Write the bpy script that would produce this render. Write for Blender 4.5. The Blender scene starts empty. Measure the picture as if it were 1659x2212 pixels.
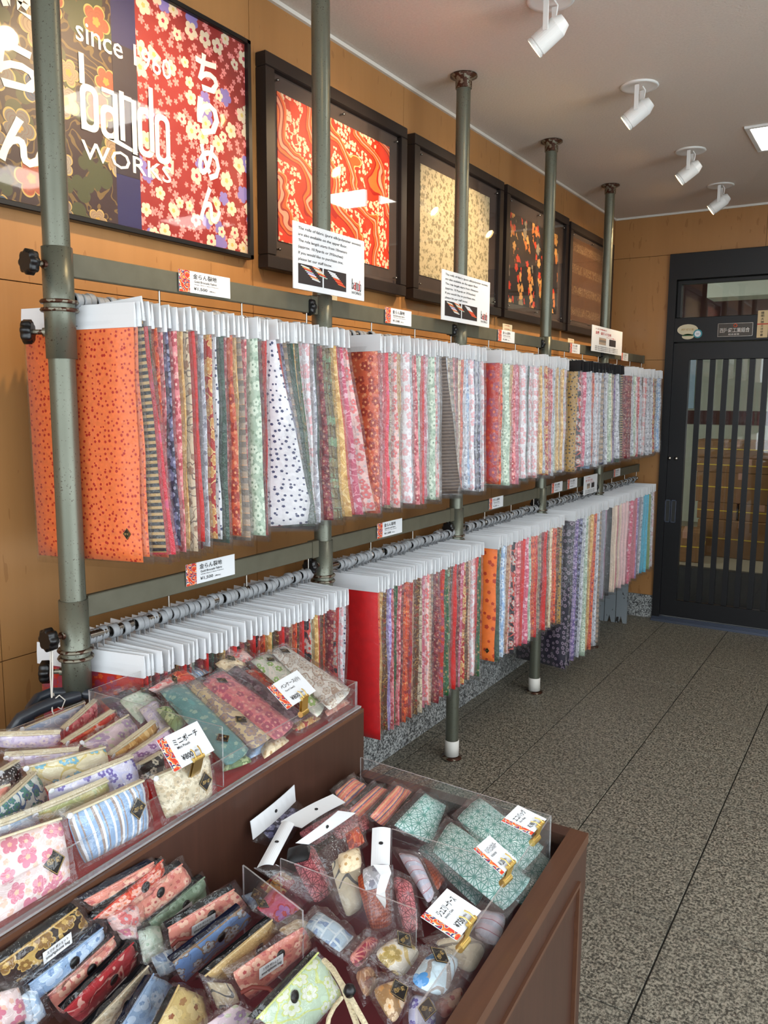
import bpy, math, random
from mathutils import Vector, Matrix

random.seed(7)
S = bpy.context.scene
COL = S.collection

# ------------------------------------------------------------------ camera
FPX, YAW, PITCH, ROLL = 1770.9, -0.5570, 0.1372, -0.0059
CAM = Vector((1.7513, 0.0443, 1.5203))
_fw = Vector((math.sin(YAW)*math.cos(PITCH), math.cos(YAW)*math.cos(PITCH), -math.sin(PITCH)))
_r = Vector((math.cos(YAW), -math.sin(YAW), 0.0))
_d = _fw.cross(_r)
RX = math.cos(ROLL)*_r + math.sin(ROLL)*_d
DX = -math.sin(ROLL)*_r + math.cos(ROLL)*_d
cam_data = bpy.data.cameras.new('camera')
cam_data.sensor_fit = 'HORIZONTAL'
cam_data.sensor_width = 36.0
cam_data.lens = FPX*36.0/1659.0
cam_data.clip_start = 0.02
camera = bpy.data.objects.new('camera', cam_data)
m = Matrix.Identity(4)
for i in range(3):
    m[i][0] = RX[i]; m[i][1] = -DX[i]; m[i][2] = -_fw[i]; m[i][3] = CAM[i]
camera.matrix_world = m
COL.objects.link(camera)
S.camera = camera


def un(px, py, z):
    """the point of the place at height z that the photograph shows at pixel (px, py)"""
    d = RX*((px-829.5)/FPX) + DX*((py-1106.0)/FPX) + _fw
    return CAM + d*((z-CAM.z)/d.z)


# ------------------------------------------------------------------ world, lights, exposure
world = bpy.data.worlds.new('daylight')
S.world = world
world.use_nodes = True
world.node_tree.nodes['Background'].inputs[0].default_value = (0.86, 0.94, 1.0, 1)
world.node_tree.nodes['Background'].inputs[1].default_value = 3.4
S.view_settings.view_transform = 'Standard'
S.view_settings.look = 'None'
S.view_settings.gamma = 1.0
S.view_settings.use_curve_mapping = False
S.view_settings.exposure = 0.36
S.cycles.max_bounces = 7
S.cycles.diffuse_bounces = 4
S.cycles.glossy_bounces = 3
S.cycles.transmission_bounces = 4
S.cycles.transparent_max_bounces = 16
S.cycles.caustics_reflective = False
S.cycles.caustics_refractive = False
S.cycles.sample_clamp_indirect = 6.0

H = 2.75          # ceiling
YB = 5.835        # back wall
XR = 3.75         # right wall
YF = -1.3         # open shop front
POLE_X = 0.238
POLES = [1.18, 2.11, 3.034, 3.975, 4.925]
ORD = ['nearest', 'second', 'third', 'fourth', 'fifth']

portal = bpy.data.lights.new('front_portal', 'AREA')
portal.shape = 'RECTANGLE'; portal.size = XR; portal.size_y = 2.5
portal.cycles.is_portal = True
po = bpy.data.objects.new('front_portal', portal)
po.location = (XR/2, YF, 1.25); po.rotation_euler = (math.radians(90), 0, 0)
COL.objects.link(po)


# ------------------------------------------------------------------ node helpers
def lin(c):
    return tuple((x/12.92 if x <= 0.04045 else ((x+0.055)/1.055)**2.4) for x in c[:3]) + (1.0,)


class G:
    def __init__(s, name):
        s.mat = bpy.data.materials.new(name); s.mat.use_nodes = True
        s.nt = s.mat.node_tree; s.nt.nodes.clear()
        s.out = s.n('ShaderNodeOutputMaterial')

    def n(s, t, **k):
        nd = s.nt.nodes.new(t)
        for a, v in k.items(): setattr(nd, a, v)
        return nd

    def put(s, sock, v):
        if v is None: return
        if hasattr(v, 'is_output') or isinstance(v, bpy.types.NodeSocket): s.nt.links.new(v, sock)
        elif isinstance(v, (tuple, list)) and len(v) == 3 and sock.type == 'RGBA': sock.default_value = lin(v)
        else: sock.default_value = v

    def m(s, op, a, b=None, c=None, clamp=False):
        nd = s.n('ShaderNodeMath', operation=op, use_clamp=clamp)
        s.put(nd.inputs[0], a); s.put(nd.inputs[1], b); s.put(nd.inputs[2], c)
        return nd.outputs[0]

    def v(s, op, a, b=None):
        nd = s.n('ShaderNodeVectorMath', operation=op)
        s.put(nd.inputs[0], a)
        if op == 'SCALE': s.put(nd.inputs[3], b)
        else: s.put(nd.inputs[1], b)
        return nd.outputs['Value'] if op in ('LENGTH', 'DOT_PRODUCT', 'DISTANCE') else nd.outputs[0]

    def sep(s, a):
        nd = s.n('ShaderNodeSeparateXYZ'); s.put(nd.inputs[0], a); return nd.outputs

    def comb(s, x=0, y=0, z=0):
        nd = s.n('ShaderNodeCombineXYZ')
        s.put(nd.inputs[0], x); s.put(nd.inputs[1], y); s.put(nd.inputs[2], z); return nd.outputs[0]

    def mix(s, f, a, b):
        nd = s.n('ShaderNodeMix', data_type='RGBA')
        s.put(nd.inputs[0], f); s.put(nd.inputs[6], a); s.put(nd.inputs[7], b); return nd.outputs[2]

    def uv(s):
        return s.n('ShaderNodeTexCoord').outputs['UV']

    def obj(s):
        return s.n('ShaderNodeTexCoord').outputs['Object']

    def noise(s, vec, scale, detail=3, rough=0.5, dist=0.0, dim='3D'):
        nd = s.n('ShaderNodeTexNoise', noise_dimensions=dim)
        s.put(nd.inputs['Vector'], vec); nd.inputs['Scale'].default_value = scale
        nd.inputs['Detail'].default_value = detail; nd.inputs['Roughness'].default_value = rough
        nd.inputs['Distortion'].default_value = dist
        return nd.outputs[0]

    def ramp(s, f, stops, const=False):
        nd = s.n('ShaderNodeValToRGB'); s.put(nd.inputs[0], f)
        cr = nd.color_ramp
        if const: cr.interpolation = 'CONSTANT'
        while len(cr.elements) < len(stops): cr.elements.new(0.5)
        for e, (p, c) in zip(cr.elements, stops): e.position = p; e.color = lin(c)
        return nd.outputs[0]

    def bump(s, h, strength=0.3, dist=0.002):
        nd = s.n('ShaderNodeBump'); s.put(nd.inputs['Height'], h)
        nd.inputs['Strength'].default_value = strength; nd.inputs['Distance'].default_value = dist
        return nd.outputs[0]

    def bsdf(s, col, rough=0.5, metal=0.0, nrm=None, spec=0.5, coat=0.0, emis=None, es=0.0, sheen=0.0):
        b = s.n('ShaderNodeBsdfPrincipled')
        s.put(b.inputs['Base Color'], col); s.put(b.inputs['Roughness'], rough)
        s.put(b.inputs['Metallic'], metal); s.put(b.inputs['Normal'], nrm)
        b.inputs['Specular IOR Level'].default_value = spec
        b.inputs['Coat Weight'].default_value = coat; b.inputs['Coat Roughness'].default_value = 0.08
        b.inputs['Sheen Weight'].default_value = sheen
        if emis: s.put(b.inputs['Emission Color'], emis); b.inputs['Emission Strength'].default_value = es
        return b.outputs[0]

    def done(s, sh):
        s.nt.links.new(sh, s.out.inputs[0]); return s.mat

    # ---- patterns on a 2-D vector (metres)
    def flower(s, p, cell, size=0.42, rnd=0.75, petals=5, seed=0.0, notch=0.38):
        q = s.v('ADD', s.v('SCALE', p, 1.0/cell), (seed, seed*1.7, 0))
        vo = s.n('ShaderNodeTexVoronoi', voronoi_dimensions='2D', feature='F1')
        s.put(vo.inputs['Vector'], q); vo.inputs['Scale'].default_value = 1.0
        vo.inputs['Randomness'].default_value = rnd
        d = s.v('SUBTRACT', q, vo.outputs['Position'])
        x, y, _ = s.sep(d)
        rc = s.sep(vo.outputs['Color'])
        r = s.m('SQRT', s.m('ADD', s.m('MULTIPLY', x, x), s.m('MULTIPLY', y, y)))
        a = s.m('ADD', s.m('ARCTAN2', y, x), s.m('MULTIPLY', rc[0], 6.28))
        pet = s.m('ABSOLUTE', s.m('COSINE', s.m('MULTIPLY', a, petals/2.0)))
        pet = s.m('POWER', pet, 0.6)
        rad = s.m('MULTIPLY', s.m('ADD', s.m('MULTIPLY', pet, notch), 1.0-notch), s.m('MULTIPLY', size, s.m('ADD', 0.6, s.m('MULTIPLY', rc[1], 0.5))))
        mask = s.m('LESS_THAN', r, rad)
        cen = s.m('LESS_THAN', r, s.m('MULTIPLY', rad, 0.28))
        return mask, cen, rc, r, rad


MATS = {}


def simple(name, col, rough=0.5, metal=0.0, spec=0.5, coat=0.0, emis=None, es=0.0, noise=0.0, nscale=40, bump=0.0):
    g = G(name)
    c = col; nr = None
    if noise:
        f = g.noise(g.obj(), nscale, 4)
        c = g.mix(f, tuple(max(0, x*(1-noise)) for x in col), tuple(min(1, x*(1+noise)) for x in col))
        if bump: nr = g.bump(f, bump, 0.003)
    MATS[name] = g.done(g.bsdf(c, rough, metal, nr, spec, coat, emis, es))
    return MATS[name]


def fabric(name, base, kind='plain', c2=(1, 1, 1), c3=None, cell=0.03, rough=0.5, sheen=0.1, stretch=(1, 1)):
    g = G('fabric_'+name)
    p = g.uv()
    if stretch != (1, 1):
        p = g.v('MULTIPLY', p, (stretch[0], stretch[1], 1))
    c3 = c3 or c2
    x, y, _ = g.sep(p)
    n1 = g.noise(p, 1.2/cell, 2)
    col = g.mix(n1, tuple(v*0.88 for v in base), tuple(min(1, v*1.10) for v in base))
    if kind == 'flower':
        m2, ce, rc, _, _ = g.flower(p, cell*0.55, 0.30, 0.9, 5, 3.3)
        col = g.mix(g.m('MULTIPLY', m2, 0.75), col, c3)
        mk, ce, rc, r, rad = g.flower(p, cell, 0.46)
        col = g.mix(g.m('MULTIPLY', mk, 0.9), col, c2)
        col = g.mix(ce, col, c3)
    elif kind == 'bigflower':
        sw = g.m('LESS_THAN', g.m('ABSOLUTE', g.m('SUBTRACT', g.noise(p, 0.6/cell, 1), 0.5)), 0.02)
        col = g.mix(sw, col, c3)
        mk, ce, rc, r, rad = g.flower(p, cell, 0.5, 0.8, 6)
        ring = g.m('GREATER_THAN', r, g.m('MULTIPLY', rad, 0.82))
        col = g.mix(mk, col, c2)
        col = g.mix(g.m('MULTIPLY', mk, ring), col, c3)
        col = g.mix(ce, col, c3)
    elif kind == 'dots':
        mk, ce, rc, r, rad = g.flower(p, cell, 0.26, 0.85, 5)
        col = g.mix(mk, col, c2)
    elif kind == 'stripeV':
        f = g.m('FRACT', g.m('MULTIPLY', y, 1/cell))
        col = g.mix(g.m('LESS_THAN', f, 0.45), col, c2)
        col = g.mix(g.m('GREATER_THAN', f, 0.93), col, c3)
    elif kind == 'stripeU':
        f = g.m('FRACT', g.m('MULTIPLY', x, 1/cell))
        col = g.ramp(f, [(0, base), (0.2, c2), (0.32, base), (0.5, c3), (0.62, c2), (0.74, base), (0.86, c3), (0.93, base)], True)
        w = g.m('LESS_THAN', g.m('FRACT', g.m('MULTIPLY', y, 500)), 0.35)
        col = g.mix(g.m('MULTIPLY', w, 0.25), col, (1, 0.85, 0.75))
    elif kind == 'stripeW':
        f = g.m('FRACT', g.m('MULTIPLY', y, 1/cell))
        col = g.ramp(f, [(0, base), (0.2, c2), (0.32, base), (0.5, c3), (0.62, c2), (0.74, base), (0.86, c3), (0.93, base)], True)
        w = g.m('LESS_THAN', g.m('FRACT', g.m('MULTIPLY', x, 500)), 0.35)
        col = g.mix(g.m('MULTIPLY', w, 0.25), col, (1, 0.85, 0.75))
    elif kind == 'check':
        f = g.m('LESS_THAN', g.m('FRACT', g.m('MULTIPLY', x, 1/cell)), 0.5)
        h = g.m('LESS_THAN', g.m('FRACT', g.m('MULTIPLY', y, 1/cell)), 0.5)
        col = g.mix(g.m('MULTIPLY', f, 0.55), col, c2)
        col = g.mix(g.m('MULTIPLY', h, 0.55), col, c3)
    elif kind == 'scale':
        q = g.v('SCALE', p, 1/cell)
        qx, qy, _ = g.sep(q)
        row = g.m('FLOOR', qy)
        ox = g.m('SUBTRACT', g.m('FRACT', g.m('ADD', qx, g.m('MULTIPLY', row, 0.5))), 0.5)
        oy = g.m('FRACT', qy)
        r = g.m('SQRT', g.m('ADD', g.m('MULTIPLY', ox, ox), g.m('MULTIPLY', oy, oy)))
        col = g.mix(g.m('LESS_THAN', g.m('FRACT', g.m('MULTIPLY', r, 4.0)), 0.3), col, c2)
        mk, ce, rc, r2, rad = g.flower(p, cell*3.2, 0.30, 0.9, 8, 1.1, 0.1)
        col = g.mix(mk, col, c3)
        col = g.mix(g.m('MULTIPLY', mk, g.m('GREATER_THAN', r2, g.m('MULTIPLY', rad, 0.75))), col, c2)
    elif kind == 'star':
        w = 0.038
        masks = None
        for k in range(6):
            an = math.radians(30*k)
            dd = (math.cos(an)/cell, math.sin(an)/cell, 0)
            a = g.v('DOT_PRODUCT', p, dd)
            f = g.m('ABSOLUTE', g.m('SUBTRACT', g.m('FRACT', g.m('ADD', g.m('MULTIPLY', a, 2.0 if k % 2 == 0 else 2/math.sqrt(3)), 0.5)), 0.5))
            lw = g.m('LESS_THAN', f, w*1.5 if k % 2 == 0 else w)
            masks = lw if masks is None else g.m('MAXIMUM', masks, lw)
        col = g.mix(g.m('MULTIPLY', masks, 0.85), col, c2)
    elif kind == 'swirl':
        nz = g.noise(p, 0.55/cell, 1.5, 0.5, 0.6)
        f = g.m('FRACT', g.m('MULTIPLY', nz, 7))
        col = g.mix(g.m('LESS_THAN', f, 0.18), col, c2)
        mk, ce, rc, r, rad = g.flower(p, cell*1.3, 0.28, 0.9, 5, 2.2)
        col = g.mix(mk, col, c3)
    elif kind == 'hex':
        q = g.v('SCALE', p, 1/cell)
        qx, qy, _ = g.sep(q)
        row = g.m('FLOOR', qy)
        vx = g.m('FRACT', g.m('ADD', qx, g.m('MULTIPLY', row, 0.5)))
        e = g.m('LESS_THAN', g.m('ABSOLUTE', g.m('SUBTRACT', vx, 0.5)), 0.42)
        e2 = g.m('LESS_THAN', g.m('ABSOLUTE', g.m('SUBTRACT', g.m('FRACT', qy), 0.5)), 0.42)
        ins = g.m('MULTIPLY', e, e2)
        col = g.mix(g.m('SUBTRACT', 1.0, ins), col, c2)
        sel = g.m('GREATER_THAN', g.noise(q, 0.9, 1), 0.55)
        col = g.mix(g.m('MULTIPLY', ins, sel), col, c3)
    nz = g.noise(p, 700, 2)
    big = g.noise(p, 18, 2)
    MATS[name] = g.done(g.bsdf(col, rough, 0, g.bump(g.m('ADD', g.m('MULTIPLY', nz, 0.25), big), 0.35, 0.003), 0.35, 0, None, 0, sheen))
    return MATS[name]


# palette of cloth: key -> (phrase, maker args)
PAL = {
 'or': ('orange plum-blossom', ((.87,.43,.22), 'dots', (.66,.13,.08), None, .013)),
 'o2': ('bright orange crest-patterned', ((.93,.45,.18), 'dots', (.70,.22,.12), None, .04)),
 'of': ('orange-red floral', ((.83,.36,.22), 'flower', (.62,.17,.12), (.93,.62,.42), .035)),
 'rf': ('deep red floral', ((.72,.16,.11), 'flower', (.60,.22,.32), (.85,.36,.15), .05)),
 'rd': ('plain red', ((.80,.13,.11), 'plain')),
 'rs': ('red wave-patterned', ((.86,.12,.20), 'scale', (.93,.35,.42), (.88,.35,.50), .014)),
 'rg': ('red and gold brocade', ((.70,.17,.13), 'bigflower', (.82,.58,.32), (.90,.75,.5), .03)),
 'pk': ('pink floral', ((.90,.50,.52), 'flower', (.72,.20,.25), (.95,.75,.7), .03)),
 'lp': ('pale pink floral', ((.95,.76,.73), 'flower', (.88,.42,.42), (.75,.70,.72), .03)),
 'dp': ('deep pink', ((.80,.36,.46), 'swirl', (.90,.6,.65), (.9,.7,.75), .03)),
 'nv': ('navy', ((.13,.13,.25), 'flower', (.45,.45,.6), (.7,.7,.8), .03)),
 'bs': ('black and gold striped', ((.10,.09,.10), 'stripeV', (.66,.53,.33), (.25,.2,.15), .014)),
 'bf': ('black floral brocade', ((.09,.09,.13), 'bigflower', (.75,.70,.66), (.78,.30,.25), .045)),
 'bt': ('black button-dotted', ((.14,.12,.18), 'bigflower', (.48,.42,.48), (.12,.11,.16), .028)),
 'bg': ('beige leafy', ((.82,.74,.62), 'swirl', (.45,.38,.33), (.6,.45,.35), .03)),
 'gd': ('gold swirl', ((.84,.66,.38), 'swirl', (.93,.80,.55), (.75,.55,.28), .025)),
 'gb': ('gold and black leopard-dotted', ((.66,.50,.20), 'dots', (.18,.13,.08), None, .02)),
 'dg': ('dark green', ((.11,.20,.17), 'scale', (.30,.40,.33), (.2,.3,.25), .012)),
 'gn': ('green', ((.11,.30,.15), 'swirl', (.2,.42,.22), (.6,.5,.3), .014)),
 'sg': ('sage green', ((.68,.76,.67), 'flower', (.85,.9,.82), (.5,.6,.5), .03)),
 'wb': ('white blue-sprigged', ((.93,.93,.97), 'dots', (.25,.28,.42), None, .016)),
 'wh': ('white', ((.93,.90,.91), 'flower', (.90,.68,.70), (.85,.8,.82), .03)),
 'gs': ('grey striped', ((.48,.44,.40), 'stripeV', (.66,.58,.50), (.8,.6,.45), .03)),
 'bn': ('brown striped', ((.30,.24,.21), 'stripeV', (.44,.37,.32), (.2,.15,.13), .012)),
 'br': ('brown and gold brocade', ((.36,.22,.13), 'swirl', (.68,.52,.28), (.55,.2,.12), .018)),
 'mr': ('maroon', ((.40,.10,.14), 'flower', (.55,.2,.22), (.7,.5,.4), .03)),
 'sv': ('silver grey', ((.74,.75,.78), 'swirl', (.9,.9,.93), (.55,.55,.6), .02)),
 'cr': ('cream', ((.88,.80,.66), 'flower', (.95,.88,.75), (.75,.6,.4), .03)),
 'ol': ('olive hexagon-patterned', ((.52,.46,.31), 'hex', (.38,.31,.20), (.50,.60,.45), .03)),
 'lv': ('lavender', ((.66,.58,.80), 'flower', (.8,.75,.9), (.5,.4,.65), .03)),
 'pl': ('purple', ((.38,.30,.52), 'flower', (.6,.5,.7), (.8,.7,.8), .025)),
 'tn': ('tan brocade', ((.70,.52,.40), 'swirl', (.82,.66,.52), (.55,.33,.25), .02)),
 'pc': ('pink and tan checked', ((.86,.66,.56), 'check', (.60,.32,.26), (.93,.82,.7), .014)),
 'bl': ('pale blue', ((.62,.74,.88), 'flower', (.85,.9,.95), (.45,.55,.75), .03)),
 'cy': ('turquoise sheer', ((.30,.70,.82), 'plain')),
 'gy': ('smoke grey sheer', ((.56,.56,.60), 'plain')),
 'mv': ('mauve sheer', ((.66,.46,.58), 'plain')),
 'bk': ('black sheer', ((.12,.12,.13), 'plain')),
 'ch': ('champagne sheer', ((.88,.79,.70), 'plain')),
 'ps': ('pale pink sheer', ((.90,.74,.74), 'plain')),
 'rp': ('rose pink sheer', ((.80,.44,.50), 'plain')),
 'ls': ('leaf green sheer', ((.50,.60,.36), 'plain')),
 'od': ('orange and red figured', ((.84,.30,.14), 'swirl', (.93,.55,.30), (.6,.12,.1), .02)),
 'pw': ('plain crimson crepe', ((.76,.08,.10), 'plain')),
}
for k_, (_, a_) in PAL.items(): fabric(k_, *a_)

# plastics, metals, papers
simple('card_white', (.86,.87,.88), .6)
simple('card_grey', (.60,.61,.62), .7)
simple('card_black', (.06,.06,.08), .5)
simple('ring', (.56,.57,.58), .5, 0, .5, 0, None, 0, .08, 90)
simple('black_plastic', (.035,.035,.04), .35)
simple('black_paint', (.075,.075,.085), .42, 0, .4)
simple('chrome', (.62,.60,.57), .22, 1.0)
simple('gold', (.93,.80,.48), .34, 1.0)
simple('sticker_black', (.07,.06,.06), .3)
simple('ink', (.10,.10,.11), .7)
simple('ink_red', (.72,.14,.12), .7)
simple('ink_gold', (.72,.60,.36), .4)
simple('paint_white', (.88,.88,.87), .38)
simple('red_cloth', (.70,.10,.09), .85, 0, .2, 0, None, 0, .1, 60)
simple('slate_tube', (.17,.19,.22), .32)
simple('string', (.84,.82,.78), .8)
simple('cord_cream', (.82,.76,.64), .8, 0, .3, 0, None, 0, .25, 300, .6)
simple('brown_cord', (.42,.16,.13), .7)
simple('trim_white', (.86,.85,.82), .5)
simple('lamp_glow', (1,1,1), .5, 0, .5, 0, (1.0,.80,.52), 40.0)
simple('panel_glow', (1,1,1), .5, 0, .5, 0, (1.0,.98,.95), 9.0)
simple('poster_cream', (1.0,.96,.88), .5)
simple('navy_print', (.17,.16,.33), .5)
simple('dusk_print', (.20,.16,.19), .5)
simple('mat_board', (.26,.21,.19), .75)
simple('cardboard', (.52,.38,.24), .8, 0, .2, 0, None, 0, .08, 20)
simple('strap_yellow', (.85,.72,.18), .5)
simple('pale_wall', (.78,.79,.70), .8)
simple('dark_band', (.28,.12,.09), .7)
simple('room_floor', (.60,.56,.48), .6)
simple('step_grey', (.16,.16,.15), .6)
simple('blue_pane', (.62,.74,.80), .3)
simple('alu', (.42,.45,.52), .35, .8)
simple('cedar', (.82,.72,.55), .7)
simple('plaque', (.28,.26,.24), .4, .6)
simple('talc_cream', (.82,.78,.66), .6)
simple('teal_print', (.22,.55,.60), .5)
simple('strip_orange', (.85,.33,.16), .6)
simple('strip_navy', (.14,.18,.35), .6)
simple('felt_black', (.03,.03,.045), .95, 0, .1)
simple('felt_navy', (.05,.06,.14), .95, 0, .1)
simple('photo_dark', (.17,.14,.14), .6)
simple('clear_white', (.86,.88,.90), .5)
simple('pavement', (.66,.66,.64), .9)
simple('right_wall', (.85,.83,.78), .8)


def g_plastic(name, base, fres, bumpk, scale, rough=0.1, haze=0.04):
    g = G(name)
    nz = g.noise(g.obj(), scale, 3, 0.6, 0.8)
    nr = g.bump(nz, bumpk, 0.006)
    geo = g.n('ShaderNodeNewGeometry')
    cs = g.m('ABSOLUTE', g.v('DOT_PRODUCT', geo.outputs['Incoming'], nr))
    sch = g.m('ADD', 0.04, g.m('MULTIPLY', 0.96, g.m('POWER', g.m('SUBTRACT', 1.0, cs, None, True), 5.0)))
    fac = g.m('ADD', base, g.m('MULTIPLY', sch, fres), None, True)
    tr = g.n('ShaderNodeBsdfTransparent'); tr.inputs[0].default_value = (0.98, 0.98, 0.98, 1)
    gl = g.n('ShaderNodeBsdfGlossy'); gl.inputs['Roughness'].default_value = rough; g.put(gl.inputs['Normal'], nr)
    df = g.n('ShaderNodeBsdfDiffuse'); df.inputs[0].default_value = (.9, .9, .92, 1)
    m0 = g.n('ShaderNodeMixShader'); m0.inputs[0].default_value = haze
    g.nt.links.new(tr.outputs[0], m0.inputs[1]); g.nt.links.new(df.outputs[0], m0.inputs[2])
    mx = g.n('ShaderNodeMixShader'); g.put(mx.inputs[0], fac)
    g.nt.links.new(m0.outputs[0], mx.inputs[1]); g.nt.links.new(gl.outputs[0], mx.inputs[2])
    MATS[name] = g.done(mx.outputs[0])


g_plastic('bag', 0.012, 0.55, 0.9, 45, 0.10, 0.008)
g_plastic('bag_faint', 0.004, 0.25, 0.7, 45, 0.12, 0.0)
g_plastic('bag_crinkly', 0.035, 0.7, 1.0, 60, 0.12, 0.012)
g_plastic('bag_clear', 0.03, 0.8, 1.0, 42, 0.05, 0.012)
g_plastic('acrylic', 0.02, 0.8, 0.0, 5, 0.02, 0.015)
g_plastic('acrylic_edge', 0.30, 0.6, 0.0, 5, 0.2, 0.35)
g_plastic('glass', 0.01, 1.0, 0.02, 2, 0.015, 0.0)
g_plastic('glazing', 0.0, 0.55, 0.05, 3, 0.03, 0.0)


def wood(name, c1, c2, scale, vert=True, rough=0.4, fleck=None, coat=0.1):
    g = G(name)
    p = g.obj()
    st = (1, 1, 0.06) if vert == 'z' else ((1, 0.06, 1) if vert == 'y' else (0.06, 1, 1))
    q = g.v('MULTIPLY', p, st)
    n1 = g.noise(q, scale, 5, 0.6, 0.4)
    n2 = g.noise(p, 2.2, 2)
    col = g.mix(n1, c1, c2)
    col = g.mix(g.m('MULTIPLY', n2, 0.35), col, tuple(v*0.8 for v in c1))
    if fleck:
        f = g.noise(g.v('MULTIPLY', p, (1, 1, 0.25)), 38, 2, 0.5)
        col = g.mix(g.m('MULTIPLY', g.m('GREATER_THAN', f, 0.67), 0.35), col, fleck)
    MATS[name] = g.done(g.bsdf(col, rough, 0, g.bump(n1, 0.08, 0.002), 0.4, coat))


wood('veneer', (.70,.51,.31), (.62,.44,.255), 16, 'z', .42, (.46,.28,.14), .15)
wood('walnut', (.31,.20,.155), (.20,.125,.095), 60, 'z', .38, None, .1)
wood('walnut_rim', (.42,.28,.20), (.27,.16,.115), 60, 'y', .33, None, .15)
wood('frame_wood', (.15,.115,.105), (.10,.075,.07), 40, 'z', .4)


def metal_paint():
    g = G('pole_paint')
    p = g.obj()
    _, _, z = g.sep(p)
    sp = g.noise(p, 260, 2)
    big = g.noise(p, 9, 3)
    col = g.mix(big, (.37,.38,.33), (.44,.45,.40))
    col = g.mix(g.m('MULTIPLY', g.m('GREATER_THAN', g.m('ADD', sp, g.m('MULTIPLY', big, .25)), 0.80), .8), col, (.22,.18,.14))
    MATS['pole_paint'] = g.done(g.bsdf(col, .34, .55, g.bump(sp, .15, .001), .5))
    g = G('rust_ring')
    p = g.obj(); f = g.noise(p, 60, 3)
    col = g.mix(g.m('GREATER_THAN', f, .5), (.50,.48,.42), (.28,.17,.12))
    MATS['rust_ring'] = g.done(g.bsdf(col, .4, .6))
    g = G('bar_paint')
    f = g.noise(g.obj(), 25, 3)
    MATS['bar_paint'] = g.done(g.bsdf(g.mix(f, (.33,.32,.26), (.40,.39,.33)), .5, .2))


metal_paint()


def granite(name, c_lo, c_mid, c_hi, scale, stretch=(1, 1, 1), rough=.45):
    g = G(name)
    p = g.v('MULTIPLY', g.obj(), stretch)
    n = g.noise(p, scale, 3, .7)
    n2 = g.noise(p, scale*.35, 2)
    f = g.m('ADD', g.m('MULTIPLY', n, .8), g.m('MULTIPLY', n2, .2))
    col = g.ramp(f, [(.40, c_lo), (.48, c_mid), (.58, c_hi)])
    st = g.noise(g.obj(), 1.3, 3)
    col = g.mix(g.m('MULTIPLY', st, .45), col, tuple(v*.72 for v in c_mid))
    MATS[name] = g.done(g.bsdf(col, g.m('ADD', rough, g.m('MULTIPLY', st, .15)), 0, g.bump(n, .12, .001), .45))


granite('floor_granite', (.17,.16,.14), (.41,.395,.35), (.68,.655,.59), 125, (1, .8, 1))
granite('base_granite', (.10,.10,.11), (.42,.43,.43), (.80,.81,.80), 120)
simple('grout', (.12,.115,.10), .95)

g = G('ceiling_paper')
p = g.obj()
n = g.noise(p, 120, 3, .6)
MATS['ceiling_paper'] = g.done(g.bsdf(g.mix(n, (.79,.75,.71), (.87,.83,.79)), .85, 0, g.bump(n, .6, .004), .2))


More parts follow.
